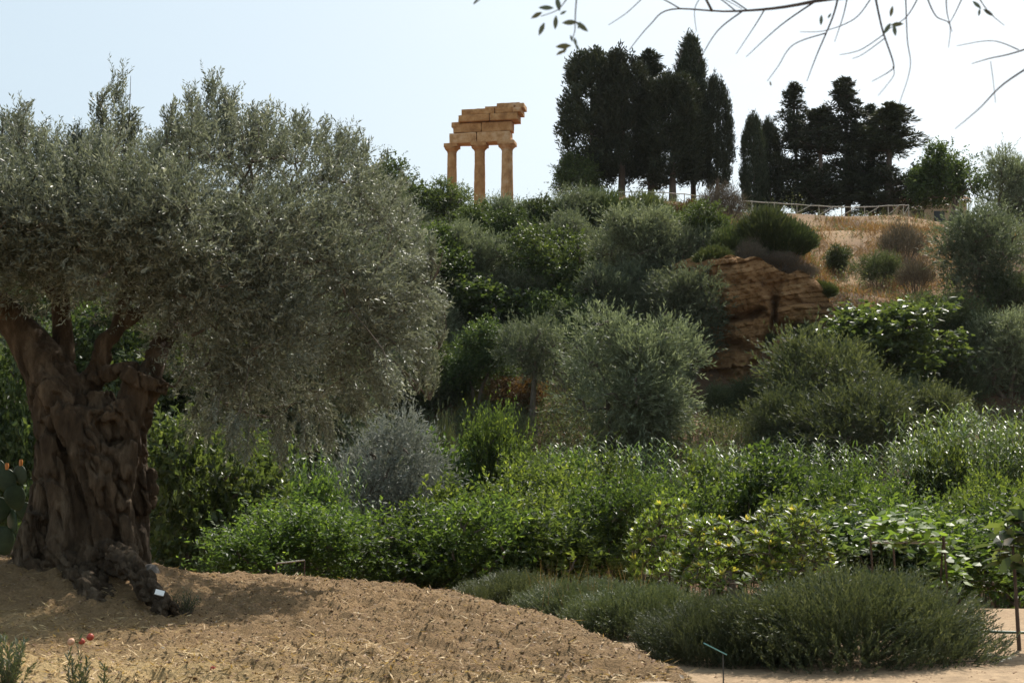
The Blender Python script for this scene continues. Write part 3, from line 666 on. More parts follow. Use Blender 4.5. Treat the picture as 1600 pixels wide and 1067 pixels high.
_YS = np.arange(48, 135, .25)
RATIO = {'olive': 1.05, 'dark': 1.1, 'fig': .7, 'scrub': .82, 'gappy': 1.6, 'broom': .82, 'dead': 1.0, 'rust': .68, 'silver': .8}
def slope_depth(px, py):
    """where the ray through a pixel meets the hillside"""
    P = np.array([at(px, py, Y) for Y in _YS]); hit = ground_h(P[:, 0], P[:, 1]) >= P[:, 2]
    return float(_YS[np.argmax(hit)]) if hit.any() else None
def plant(key, name, label, cat, px, ytop, Y, wpx, group=None, rz=None, base=None, x=None):
    """stand a copy of a prototype on the ground at depth Y, as tall and wide as the photograph shows it"""
    p = PR[key]; X = at(px, HORIZON, Y)[0] if x is None else x; zb = gh(X, Y) - .05 if base is None else base
    H = at(px, ytop, Y)[2] - zb; Wd = wpx * Y / F_PX
    rz = rng.random() * 2 * PI if rz is None else rz
    o = empty(name, (X, Y, zb), rz, (Wd / p.w, Wd / p.w, H / p.h))
    tag(o, label, cat, group)
    for nm, me in p.parts: obj(nm, me, o)
    return o

# cypresses along the ridge
CY = [('column', 0, 930, 80, 112, 86, 'dense cypress with flat ragged top and bare foot, nearest the temple'),
      ('column', 1, 974, 84, 111, 92, 'broad dark cypress between the flat topped cypress and the tiered cypress of the tall cluster'),
      ('tiered', 0, 1022, 84, 114, 100, 'tiered cypress with flat head of dense tufts inside the tall cluster'),
      ('column', 0, 1056, 116, 110, 92, 'bushy lower cypress standing against the slender spire of the tall cluster'),
      ('spire', 0, 1090, 55, 113, 54, 'tallest cypress, a slender pointed spire rising above its cluster'),
      ('column', 1, 1127, 122, 111, 46, 'rounded cypress ending the tall cluster beside the gap of open sky'),
      ('column', 2, 1187, 181, 112, 38, 'short stout columnar cypress standing just across the open sky gap'),
      ('column', 2, 1213, 188, 114, 36, 'slim short cypress squeezed between the stout column and the ragged cypresses'),
      ('tiered', 1, 1257, 134, 113, 84, 'ragged open cypress with pointed top and upswept branch tips'),
      ('tiered', 2, 1293, 168, 110, 86, 'lower dense dark cypress between the pointed ragged one and the high flat headed one'),
      ('tiered', 0, 1336, 121, 112, 92, 'high cypress with flat tufted head in the lower ragged cluster'),
      ('tiered', 1, 1372, 165, 114, 80, 'cypress with thin drooping upper boughs beside the high flat headed one'),
      ('tiered', 2, 1398, 166, 111, 110, 'wide limbed cypress with long level boughs ending the lower ragged cluster')]
for a, b, px, yt, Y, w, lab in CY: plant((a, b), 'cypress_tree', lab, 'cypress', px, yt, Y, w * (1.12 if a == 'column' else 1.12), 'cypresses on the ridge')
plant(('dark', 1), 'low_evergreen', 'low spreading dark evergreen under the first tall cypress by the temple', 'tree', 905, 238, 110.5, 78)

# trees and shrubs of the slope: kind, variant, name, category, px, top, depth, width, label
HILL = [
 ('dark', 0, 'evergreen_tree', 'tree', 622, 246, 92, 128, 'dark green evergreen tree rising behind the old olive crown'),
 ('dark', 2, 'evergreen_tree', 'tree', 690, 285, 95, 80, 'dark green tree covering the foot of the first temple column'),
 ('dark', 1, 'evergreen_tree', 'tree', 655, 350, 84, 150, 'dark evergreen below the temple with deep black hollows'),
 ('olive', 0, 'wild_olive', 'tree', 788, 305, 97, 92, 'grey green wild olive hiding the feet of two temple columns'),
 ('dark', 0, 'evergreen_shrub', 'shrub', 858, 308, 98, 84, 'black green evergreen shrub on the rim beside the temple'),
 ('dark', 2, 'ivy_thicket', 'shrub', 868, 350, 88, 130, 'nearly black thicket in the hollow below the rim'),
 ('olive', 1, 'wild_olive', 'tree', 893, 330, 85, 105, 'pale green wild olive growing in front of the black thicket'),
 ('olive', 2, 'wild_olive', 'tree', 1000, 322, 90, 150, 'broad grey wild olive under the fence of the tall cypresses'),
 ('olive', 0, 'wild_olive', 'tree', 1072, 352, 82, 125, 'wild olive with pale tips above the cliff edge'),
 ('olive', 1, 'wild_olive', 'tree', 975, 405, 75, 130, 'wild olive hanging above the rounded olive of the slope'),
 ('olive', 2, 'wild_olive', 'tree', 1078, 418, 72, 150, 'drooping wild olive overlapping the layered cliff'),
 ('fig', 0, 'fig_tree', 'tree', 780, 440, 72, 150, 'leafy green fig tree on the slope under the temple'),
 ('dark', 1, 'evergreen_shrub', 'shrub', 868, 455, 74, 110, 'dark shrub between the slope fig and the rounded olive'),
 ('dark', 0, 'evergreen_shrub', 'shrub', 745, 500, 69, 120, 'shadowy shrub at the foot of the slope fig'),
 ('scrub', 0, 'green_shrub', 'shrub', 800, 402, 80, 60, 'small bright green shrub above the slope fig'),
 ('gappy', 0, 'bent_olive', 'tree', 838, 492, 61, 118, 'olive with bare leaning trunk beside the rounded olive'),
 ('olive', 1, 'rounded_olive', 'tree', 985, 484, 57, 214, 'large rounded silvery olive standing before the cliff'),
 ('olive', 2, 'slope_olive', 'tree', 668, 468, 66, 96, 'grey olive emerging past the crown of the ancient olive'),
 ('scrub', 1, 'grey_shrub', 'shrub', 672, 556, 58, 118, 'grey green rounded shrub beside the rust coloured bush'),
 ('scrub', 2, 'grey_shrub', 'shrub', 592, 585, 56, 90, 'olive brown shrub half hidden by the hanging olive crown'),
 ('broom', 0, 'upright_shrub', 'shrub', 634, 634, 52, 44, 'pale upright shrub behind the silver bush'),
 ('silver', 0, 'silver_bush', 'bush', 590, 644, 36.5, 230, 'domed silver grey bush amid the green grove'),
 ('rust', 0, 'rust_bush', 'bush', 738, 560, 64, 64, 'dark rust brown dried bush below the slope fig'),
 ('rust', 0, 'rust_bush', 'bush', 806, 586, 62.5, 90, 'bright orange brown dried bush behind the bent olive trunk'),
 ('scrub', 0, 'dark_shrub', 'shrub', 780, 640, 55, 90, 'low tangled shrub on the shaded earth bank'),
 ('scrub', 2, 'dark_shrub', 'shrub', 690, 655, 50, 90, 'low dark shrub between the silver bush and the reeds'),
 ('dead', 0, 'bare_shrub', 'shrub', 1134, 284, 97, 74, 'leafless grey twiggy shrub standing across the ridge fence'),
 ('dead', 1, 'bare_shrub', 'shrub', 1180, 372, 78, 52, 'leafless grey shrub hanging over the cliff top'),
 ('broom', 1, 'broom_shrub', 'shrub', 1205, 328, 91, 96, 'dark green broom on the rim under the short stout cypress'),
 ('broom', 0, 'broom_shrub', 'shrub', 1240, 345, 86, 80, 'broom bush between the rim and the dry grass bank'),
 ('broom', 1, 'broom_shrub', 'shrub', 1150, 355, 86, 70, 'dark broom just above the cliff'),
 ('broom', 0, 'broom_shrub', 'shrub', 935, 300, 99, 110, 'yellow green broom on the rim under the first cypress trunks'),
 ('broom', 1, 'broom_shrub', 'shrub', 1010, 306, 97, 90, 'low broom along the fence of the tall cypresses'),
 ('rust', 0, 'rust_bush', 'bush', 1076, 312, 95, 56, 'orange brown dry bush beside the fence'),
 ('dark', 2, 'round_shrub', 'shrub', 1315, 384, 82, 42, 'small dark rounded shrub alone on the dry grass bank'),
 ('scrub', 1, 'green_shrub', 'shrub', 1379, 390, 77, 72, 'fresh green feathery shrub on the dry grass bank'),
 ('dead', 0, 'bare_shrub', 'shrub', 1262, 410, 76, 50, 'small grey bare shrub at the cliff shoulder'),
 ('broom', 1, 'overhanging_shrub', 'shrub', 1122, 385, 75, 60, 'dark wiry shrub hanging over the first cliff shoulder'),
 ('dead', 1, 'overhanging_shrub', 'shrub', 1228, 392, 75, 60, 'grey brown bare shrub draped over the cliff gully'),
 ('broom', 0, 'overhanging_shrub', 'shrub', 1285, 440, 72, 56, 'green wiry shrub where the cliff runs into the dry bank'),
 ('scrub', 2, 'overhanging_shrub', 'shrub', 1108, 470, 68, 66, 'grey green shrub clinging to the cliff edge under the drooping olive'),
 ('scrub', 1, 'bank_shrub', 'shrub', 1268, 500, 68, 74, 'grey green shrub screening the foot of the cliff shoulder'),
 ('dead', 0, 'bank_shrub', 'shrub', 1420, 345, 92, 70, 'grey bare brushwood at the corner of the dry bank'),
 ('dead', 1, 'bank_shrub', 'shrub', 1440, 400, 86, 60, 'grey brown brushwood between the dry bank and the blue green olive'),
 ('scrub', 0, 'gully_shrub', 'shrub', 1205, 520, 66, 40, 'small pale shrub growing out of the cliff gully'),
 ('dark', 1, 'ridge_tree', 'tree', 1492, 226, 107, 112, 'rounded dark green tree beside the tiled house'),
 ('olive', 1, 'ridge_olive', 'tree', 1585, 236, 109, 100, 'taller dusky olive tree beyond the tiled house'),
 ('olive', 2, 'bank_olive', 'tree', 1550, 320, 90, 140, 'large blue green bushy olive on the bank under the ridge olives'),
 ('scrub', 0, 'green_shrub', 'shrub', 1470, 452, 70, 130, 'grey green shrub above the big leafed fig'),
 ('fig', 1, 'fig_tree', 'tree', 1422, 474, 63, 236, 'wide glossy fig tree with bright top leaves below the dry bank'),
 ('olive', 0, 'slope_olive', 'tree', 1578, 482, 61, 130, 'grey slope olive beside the wide glossy fig'),
 ('scrub', 1, 'tamarisk_bush', 'bush', 1285, 508, 59, 200, 'feathery blue green bush in front of the cliff gully'),
 ('scrub', 2, 'tamarisk_bush', 'bush', 1335, 580, 54, 190, 'feathery green bush below the wide fig'),
 ('scrub', 0, 'tamarisk_bush', 'bush', 1445, 592, 53, 130, 'rounded grey green bush at the edge of the tall reeds'),
 ('scrub', 1, 'tamarisk_bush', 'bush', 1225, 600, 56, 120, 'low feathery bush beside the slender sapling'),
 ('broom', 0, 'slender_sapling', 'sapling', 1160, 548, 62, 30, 'slender upright sapling against the cliff foot'),
 ('scrub', 2, 'green_shrub', 'shrub', 1126, 596, 60, 62, 'pale green shrub at the cliff foot beside the rounded olive'),
 ('grovefig', 0, 'grove_fig', 'tree', 315, 648, 27.0, 235, 'dense fig tree with dull green leaves beside the ancient trunk'),
 ('dark', 1, 'evergreen_tree', 'tree', 15, 520, 30, 190, 'dark evergreen seen behind the ancient trunk'),
 ('scrub', 0, 'dark_shrub', 'shrub', 420, 590, 52, 150, 'brownish shrub under the hanging olive crown'),
 ('olive', 2, 'slope_olive', 'tree', 480, 500, 62, 230, 'olive on the slope behind the hanging crown'),
 ('dark', 2, 'evergreen_tree', 'tree', 300, 480, 66, 260, 'dark tree on the slope behind the ancient olive limbs'),
 ('dark', 0, 'evergreen_tree', 'tree', 140, 460, 60, 240, 'dark tree on the slope behind the ancient olive fork'),
]
for k, v, nm, cat, px, yt, Y, w, lab in HILL:
    if 50 < Y < 103:
        Ys = slope_depth(px, yt + RATIO[k] * w); Y = Ys or Y
    plant((k, v), nm, lab, cat, px, yt, Y, w)
# the rest of the wooded slope
FILL = [('olive', 'wild_olive', 'tree', 'grey green wild olive filling the wooded slope under the temple', 105), ('dark', 'evergreen_shrub', 'shrub', 'dark evergreen shrub filling the wooded slope under the temple', 90), ('scrub', 'slope_shrub', 'shrub', 'feathery grey green shrub filling the wooded slope under the temple', 80)]
r_ = np.random.default_rng(55); done = []
for t in range(900):
    px, yb = r_.uniform(-60, 1120), r_.uniform(385, 668)
    if px > 1085 and yb > 420: continue
    if 705 < px < 905 and yb > 575: continue
    if any(abs(px - a) < 46 and abs(yb - b) < 34 for a, b in done): continue
    done.append((px, yb)); f = FILL[r_.choice(3, p=[.4, .3, .3])]; w = f[4] * r_.uniform(.65, 1.1); Ys = slope_depth(px, yb)
    if Ys and Ys < 99: where = 'just below the temple rim' if yb < 470 else ('in the hollow of the slope above the rust bush' if yb < 570 else 'at the foot of the slope above the grove'); lab = f[3].replace('filling the wooded slope under the temple', where); plant((f[0], int(r_.integers(3))), f[1], lab, f[2], px, yb - RATIO[f[0]] * w, Ys, w, lab)
for px, yb, w, v in ((1590, 500, 100, 1), (1530, 560, 100, 0), (1180, 650, 80, 1), (1250, 660, 100, 2), (1400, 660, 90, 0), (1500, 640, 90, 2), (1590, 600, 90, 1)):
    Ys = slope_depth(px, yb); plant(('scrub', v), 'slope_shrub', 'feathery grey green shrub among the bushes below the dry bank', 'shrub', px, yb - .8 * w, Ys, w, 'shrubs below the dry bank')

# the citrus grove on the flat floor
GROVE = []
ROWS = ((24.6, (450, 620, 760, 880, 985), 784, 'bushy citrus tree in the grove row right behind the raised bed'), (28.8, (380, 540, 690, 820, 950, 1300, 1420, 1550), 758, 'bushy citrus tree in the second grove row counted from the raised bed'),
        (33.5, (340, 475, 710, 835, 945, 1065, 1185, 1300, 1430, 1560), 744, 'bushy citrus tree in the third grove row counted from the raised bed'), (39, (690, 800, 910, 1020, 1130, 1240, 1350, 1460, 1570), 718, 'bushy citrus tree in the last grove row before the tall reeds'))
for Y, pxs, yt, lab in ROWS:
    for px in pxs: GROVE.append((px + rng.normal() * 12, yt - 10 + rng.normal() * 24 + (26 if 500 < px < 700 else 0), Y + rng.normal() * .7, lab))
for i, (px, yt, Y, lab) in enumerate(GROVE):
    plant(('citrus', i % 4), 'citrus_tree', lab, 'citrus tree', px, yt, Y, 2.4 * F_PX / Y * (.75 + .5 * rng.random()), lab.replace('tree', 'trees'))
for i, (px, yt, Y, w) in enumerate(((1330, 800, 21.5, 250), (1470, 790, 22.5, 240), (1580, 775, 23.5, 220))):
    plant(('fig' if i == 0 else 'citrus', (0, 2, 3)[i]), 'citrus_tree' if i else 'glossy_shrub', ('dark glossy shrub behind the big rosemary', 'dark citrus tree shading the bare soil behind the vine trellis', 'dark citrus tree shading the soil behind the staked sapling')[i], 'shrub' if i == 0 else 'citrus tree', px, yt, Y, w)
for i, (px, yt, Y) in enumerate([(400, 668, 36), (440, 676, 35), (490, 690, 34), (535, 716, 33), (360, 690, 37)]):
    plant(('reed', i % 3), 'reed_clump', 'tall green reeds between the grove fig and the silver bush', 'reeds', px, yt, Y, 82, 'reeds before the silver bush')
i = 0
for px in np.arange(690, 1440, 48):
    plant(('reed', i % 3), 'reed_clump', 'tall green reeds along the far side of the citrus grove', 'reeds', px + rng.normal() * 8, 690 + rng.normal() * 9 + (8 if px < 860 else 0), 45 + rng.normal() * .8, 104, 'reeds along the back of the grove'); i += 1
for px in np.arange(1440, 1640, 36):
    for Y in (39.5, 43.5):
        plant(('reed', i % 3), 'reed_clump', 'tall sunlit reeds growing beside the dark slope fig', 'reeds', px + rng.normal() * 8, (636 if Y > 42 else 668) + rng.normal() * 10, Y + rng.normal() * .4, 112, 'reeds under the wide fig'); i += 1
for px, yt, Y, w, rz, v, lab in ((1050, 780, 20.0, 150, 2.6, 1, 'loquat shrub with yellowed top rosettes against the citrus'), (1140, 806, 18.4, 190, .6, 0, 'loquat shrub with pale yellow green rosettes right behind the rosemary'), (1228, 790, 19.0, 170, 4.0, 1, 'loquat shrub beside the dark glossy shrub')):
    plant(('loquat', v), 'loquat_tree', lab, 'loquat', px, yt, Y, w, None, rz)

# rosemary hedge bushes along the edge of the raised bed
for i, (px, yt, Y, w, v, lab) in enumerate([
    (1330, 890, 13.2, 440, 0, 'largest dark green rosemary bush, spilling onto the sandy path'),
    (1130, 930, 13.2, 270, 1, 'rosemary bush behind the teal plant label'),
    (1005, 912, 15.6, 280, 0, 'rosemary bush along the bed edge under the loquat leaves'),
    (915, 903, 17.3, 230, 1, 'rosemary bush with dry stalks along the bed edge'),
    (800, 893, 19.2, 210, 0, 'smaller rosemary bush at the far end of the raised bed')]):
    o = plant(('rosemary', v), 'rosemary_bush', lab, 'rosemary', px, yt, Y, w, 'rosemary bushes edging the raised bed', (0.2, 2.9, .5, 3.5, 1.1)[i])


# ------------------------------------------------------------------ the ancient olive
TY = 16.8
def hero():
    root = empty('ancient_olive', (TREE[0], TREE[1], mh(*TREE)))
    tag(root, 'ancient olive tree with massive gnarled trunk and wide silvery crown on the raised bed', 'olive tree')
    off = np.array(root.location)
    def back(px): return float(np.interp(px, [170, 690], [0, 2.6]))   # the boughs over the grove reach away from the camera
    def pt(p): return at(p[0], p[1], TY + p[2])
    def strand(g, pts, wob=.0):
        P = spline([pt(p) for p in pts], 5); R = spline([[p[3] * (TY + p[2]) / F_PX, 0, 0] for p in pts], 5)[:, 0]
        R = R * (1 + .10 * vnoise(P, 4, 301, 2)); tube(g, P - off, np.maximum(R, .01), 12, True); return P, R
    body = [
     [(62, 905, 0, 50), (84, 790, 0, 42), (95, 690, 0, 44), (84, 605, 0, 42), (52, 545, .1, 32), (20, 503, .1, 27), (-30, 450, .1, 22), (-70, 390, 0, 14)],
     [(130, 905, -.1, 52), (140, 785, -.05, 48), (150, 690, -.05, 47), (138, 622, 0, 36)],
     [(203, 905, .12, 34), (200, 795, .12, 32), (197, 705, .05, 36), (212, 632, 0, 32), (226, 596, 0, 34)],
     [(74, 600, -.33, 20), (118, 670, -.42, 26), (150, 730, -.50, 30), (160, 800, -.45, 22), (150, 870, -.35, 24)],
     [(84, 900, -.36, 30), (98, 825, -.40, 20), (88, 745, -.38, 19), (78, 655, -.3, 20)],
     [(200, 880, -.22, 20), (186, 770, -.32, 18), (204, 690, -.3, 17), (186, 625, -.25, 15)],
     [(170, 700, -.4, 15), (195, 735, -.38, 16), (190, 800, -.36, 14), (205, 870, -.3, 16)],
     [(112, 640, -.36, 13), (150, 650, -.40, 14), (190, 640, -.33, 14)],
     [(60, 800, -.3, 22), (45, 860, -.25, 26), (30, 905, -.2, 26)],
     [(228, 735, .05, 15), (228, 768, 0, 21), (222, 800, .05, 15)], [(212, 822, 0, 15), (216, 860, 0, 15), (218, 900, .05, 16)],
     [(238, 612, -.1, 26), (246, 590, -.12, 22)], [(204, 600, -.22, 22), (216, 580, -.2, 20)], [(215, 650, .1, 20), (226, 622, 0, 20)],
     [(112, 612, .05, 20), (150, 590, .02, 12), (190, 578, .0, 13), (212, 580, 0, 16)],
     [(128, 612, .1, 22), (156, 575, .1, 17), (162, 536, .1, 14), (184, 512, .2, 12.5), (205, 430, .5, 11), (214, 365, .8, 9), (238, 285, 1.1, 6)],
     [(184, 512, .2, 11), (215, 490, .35, 10), (262, 440, .7, 8.5), (330, 380, 1.2, 6.5), (392, 300, 1.6, 4.5)],
     [(104, 615, .2, 22), (100, 553, .3, 17), (95, 480, .4, 14.5), (90, 400, .5, 11), (102, 310, .6, 7.5), (150, 230, .7, 4)],
     [(95, 480, .4, 10), (50, 400, .9, 8), (20, 300, 1.3, 5)],
     [(234, 592, 0, 20), (250, 542, .2, 17), (276, 510, .5, 14), (335, 478, 1.6, 9), (420, 450, 2.4, 6.5), (520, 425, 3.0, 4.5), (600, 420, 3.3, 3)],
     [(240, 582, .1, 13), (262, 520, .5, 10.5), (300, 450, 1.0, 8.5), (380, 380, 2.0, 5.5), (450, 300, 2.4, 3.5)],
     [(335, 478, 1.6, 6), (420, 495, 2.4, 4.5), (510, 525, 2.9, 3.2), (580, 545, 3.1, 2.2)],
     [(205, 430, .5, 8), (178, 350, .1, 6.5), (190, 250, 0, 4)],
     [(20, 503, .1, 14), (-20, 430, -.5, 10), (10, 340, -.8, 7), (60, 270, -.9, 4)],
    ]
    roots = [
     [(145, 862, -.35, 26), (184, 874, -.72, 24), (214, 902, -1.2, 22), (244, 934, -1.68, 21), (264, 960, -2.05, 17)],
     [(105, 880, -.45, 20), (140, 915, -.95, 15), (190, 948, -1.4, 12), (230, 970, -1.7, 8)],
     [(130, 892, -.55, 18), (165, 920, -.95, 14), (195, 946, -1.3, 11)],
     [(60, 885, -.3, 34), (35, 900, -.4, 22)], [(205, 900, .0, 22), (236, 918, -.3, 15), (256, 938, -.7, 12)],
     [(120, 892, -.8, 13), (128, 918, -1.15, 12), (165, 945, -1.45, 9)],
    ]
    g = Geo(); nodes = []
    for s_ in body + roots:
        P, R = strand(g, s_)
        if s_ in body:
            m = (R < .13) & (R > 0); nodes += list((P - off)[m & (P[:, 2] > 2.0)])
    tmp = obj('trunk_raw', g.mesh('trunk_raw')); md = tmp.modifiers.new('r', 'REMESH'); md.mode = 'VOXEL'; md.voxel_size = .019
    dg = bpy.context.evaluated_depsgraph_get(); me = bpy.data.meshes.new_from_object(tmp.evaluated_get(dg)); bpy.data.objects.remove(tmp)
    n = len(me.vertices); V = np.zeros(n * 3, np.float32); me.vertices.foreach_get('co', V); V = V.reshape(-1, 3).astype(float)
    E = np.zeros(len(me.edges) * 2, np.int32); me.edges.foreach_get('vertices', E); E = E.reshape(-1, 2)
    deg = np.bincount(E.ravel(), minlength=n).astype(float)
    for _ in range(2):                                             # soften the joins between strands
        A = np.zeros_like(V)
        for k in range(3): A[:, k] = np.bincount(E[:, 0], V[E[:, 1], k], n) + np.bincount(E[:, 1], V[E[:, 0], k], n)
        V = V * .45 + .55 * A / np.maximum(deg, 1)[:, None]
    me.vertices.foreach_set('co', V.astype(np.float32).ravel()); me.update()
    N = np.zeros(n * 3, np.float32); me.vertex_normals.foreach_get('vector', N); N = N.reshape(-1, 3)
    W_ = V + off; low = sstep(3.6, 2.6, W_[:, 2])                   # only the old wood is fissured
    tw = W_.copy(); a = W_[:, 2] * .35; tw[:, 0] = W_[:, 0] + a
    fis = np.abs(vnoise(tw * [1, 1, .38], 5.5, 311, 3)); knot = vnoise(W_, 2.1, 312, 2); hol = sstep(.38, .62, vnoise(W_ * [1, 1, .7], 2.6, 319, 2))
    rootz = sstep(1.25, .75, W_[:, 2]) * sstep(16.6, 16.1, W_[:, 1])
    dsp = low * (-.085 * sstep(.15, 0, fis) + .05 * knot - .06 * hol + .016 * vnoise(W_, 14, 314, 2)) + rootz * (-.045 * sstep(.12, 0, np.abs(vnoise(np.stack([W_[:, 0] + W_[:, 2], W_[:, 1] * .4, W_[:, 2]], -1), 6, 315, 2))) + .010 * vnoise(W_, 14, 316, 2))
    V = V + N * dsp[:, None]
    me.vertices.foreach_set('co', V.astype(np.float32).ravel()); me.update()
    me.polygons.foreach_set('use_smooth', np.ones(len(me.polygons), bool)); me.materials.clear(); me.materials.append(M['bark_old']); me.materials.append(M['root'])
    pc = np.zeros(len(me.polygons) * 3, np.float32); me.polygons.foreach_get('center', pc); pc = pc.reshape(-1, 3) + off
    me.polygons.foreach_set('material_index', 0 * ((pc[:, 2] + .12 * vnoise(pc, 4, 317, 2) < .82) & (pc[:, 1] < 16.25)).astype(np.int32))
    me.name = 'trunk'; obj('trunk', me, root)
    # crown outline in the photograph; the crown leans back from the camera to the right
    OUT = np.array([(-330, 330), (-250, 240), (-120, 215), (0, 235), (35, 205), (95, 262), (150, 232), (215, 250), (285, 225), (350, 200), (430, 205), (500, 232), (560, 262), (590, 305), (632, 372), (655, 440), (648, 512), (600, 575), (540, 622), (465, 655), (380, 658), (300, 625), (258, 550), (190, 470), (90, 455), (20, 450), (-80, 480), (-220, 520), (-330, 470)], float)
    r = np.random.default_rng(333); cl = []; sz = []
    while len(cl) < 480:
        p = np.array([r.uniform(-330, 680), r.uniform(190, 650)]); sd = poly_sd(p[None], OUT)[0]
        if sd < 14: continue
        thick = min(1.0, (sd / 130)) ** .5
        dep = TY + .3 + back(p[0]) + r.choice([-1, 1], p=[.62, .38]) * thick * 2.0 * (.35 + .65 * r.random() ** .5)
        if p[1] > 440 and p[0] < 260: dep = TY + .5 + r.random() * 2.2
        if vnoise(at(p[0], p[1], dep)[None], 1.25, 347, 2)[0] < (-.22 if p[0] < 300 else -.13) and sd > 26 and not (p[0] < 300 and p[1] > 260): continue
        cl.append(at(p[0], p[1], dep) - off); sz.append(.30 + .16 * r.random())
    for _ in range(46):                                            # leafy boughs hanging in front of the fork
        p = (r.uniform(-40, 300), r.uniform(290, 470)); cl.append(at(p[0], p[1], TY - r.uniform(.3, 1.3)) - off); sz.append(.30 + .12 * r.random())
    cl = np.array(cl); sz = np.array(sz)
    gb = Geo(); limbs_to(gb, nodes, cl, .022, .006, r, 5, .14)
    gc = Geo(); ctr = at(220, 430, TY + 1.2) - off
    per = 34; n = len(cl) * per; cc = np.repeat(cl, per, 0); d = rand_dirs(n, r); P = cc + d * (r.random((n, 1)) ** .55) * np.repeat(sz, per)[:, None]
    D = nrm(d * .55 + nrm(P - ctr) * .45 + UP * .35 + r.normal(size=(n, 3)) * .35)
    shoots(gc, P, D, .20 + .18 * r.random(n), 17, .064, .0165, .75, r, .25)
    # upright water shoots that break the outline
    SPR = [(30, 178, 240, 17), (62, 215, 262, 14), (190, 120, 250, 32), (160, 150, 245, 24), (205, 190, 262, 30), (120, 210, 262, 16), (270, 168, 250, 20), (300, 150, 245, 24), (332, 128, 225, 34), (365, 155, 225, 24), (350, 150, 220, 20), (415, 180, 240, 24), (440, 205, 240, 14), (470, 200, 250, 18), (536, 208, 262, 18), (515, 230, 270, 16), (560, 250, 300, 14), (655, 370, 430, 18), (675, 385, 420, 12), (590, 290, 340, 16), (690, 470, 520, 14), (676, 560, 600, 14), (640, 410, 460, 22), (240, 235, 270, 14), (8, 190, 250, 16), (395, 190, 240, 18), (660, 540, 590, 18)]
    rim = spline(OUT[13:22], 8)                                     # sprays drooping from the underside
    for q in range(64):
        i = int(r.integers(len(rim) - 1)); e = rim[i + 1] - rim[i]; nx = np.array([-e[1], e[0]]) / max(np.hypot(*e), 1e-6); nx = nx if poly_sd((rim[i] + nx * 6)[None], OUT)[0] < 0 else -nx
        dep = TY + .3 + back(rim[i][0]) + r.normal() * 1.1; a0 = rim[i] - nx * 22; tp = rim[i] + nx * r.uniform(4, 26) + np.array([0, r.uniform(6, 34)])
        b0, t0 = at(*a0, dep), at(*tp, dep - r.random() * .3); m = 17; t = r.random(m); Q = b0 + (t0 - b0) * t[:, None] + r.normal(size=(m, 3)) * .05
        shoots(gc, Q - off, nrm(nrm((t0 - b0)[None]) + rand_dirs(m, r) * .45 - UP * .15), .16 + .14 * r.random(m), 16, .062, .016, .7, r, .2)
        near = cl[np.argmin(np.linalg.norm(cl - (b0 - off), axis=1))]; sp = spline([near, b0 - off, (b0 + t0) / 2 - off + r.normal(size=3) * .03, t0 - off], 3); tube(gb, sp, np.linspace(.008, .002, len(sp)), 4, False)
    crest = spline(OUT[3:16], 8)                                    # ragged sprays standing out of the upper outline
    for q in range(70):
        i = int(r.integers(len(crest) - 1)); a0 = crest[i] + np.array([0, 20]); tp = crest[i] + np.array([r.normal() * 12 + (14 if crest[i][0] > 480 else 0), -r.uniform(4, 38)])
        dep = TY + .3 + back(a0[0]) + r.normal() * .9; b0, t0 = at(*a0, dep), at(*tp, dep); m = 13; t = r.random(m) ** .8; Q = b0 + (t0 - b0) * t[:, None] + r.normal(size=(m, 3)) * .035
        shoots(gc, Q - off, nrm(nrm((t0 - b0)[None]) + rand_dirs(m, r) * .4), .14 + .14 * r.random(m), 15, .060, .0155, .65, r, .15)
        near = cl[np.argmin(np.linalg.norm(cl - (b0 - off), axis=1))]; sp = spline([near, b0 - off, (b0 + t0) / 2 - off + r.normal(size=3) * .02, t0 - off], 3); tube(gb, sp, np.linspace(.008, .002, len(sp)), 4, False)
    for px, y0, y1, wp in SPR:
        dep = TY + .3 + back(px) + r.normal() * .5
        b0, tp = at(px - wp * .3, y1 + 25, dep), at(px, y0 + 8, dep); m = int(16 + wp * 2.2)
        t = r.random(m) ** .8; q = b0 + (tp - b0) * t[:, None]; wid = wp * TY / F_PX * (1 - .55 * t)
        q = q + r.normal(size=(m, 3)) * wid[:, None] * .45
        Ds = nrm(nrm((tp - b0)[None]) * .9 + rand_dirs(m, r) * .5 + UP * .3); shoots(gc, q - off, Ds, .16 + .14 * r.random(m), 17, .06, .0155, .7, r, .15)
        for c in range(3):
            e = tp + r.normal(size=3) * .1; sp = spline([b0 - off, (b0 + e) / 2 - off + r.normal(size=3) * .06, e - off], 4); tube(gb, sp, np.linspace(.012, .003, len(sp)), 4, False)
        near = min(nodes, key=lambda q_: np.linalg.norm(q_ - (b0 - off))); sp = spline([near, (near + b0 - off) / 2 + UP * .1, b0 - off], 4); tube(gb, sp, np.linspace(.02, .012, len(sp)), 5, False)
    tag(gb.build('branches', M['bark'], root, True), kind='stuff')
    gc.build('crown', M['olive'], root)
    return root
hero()

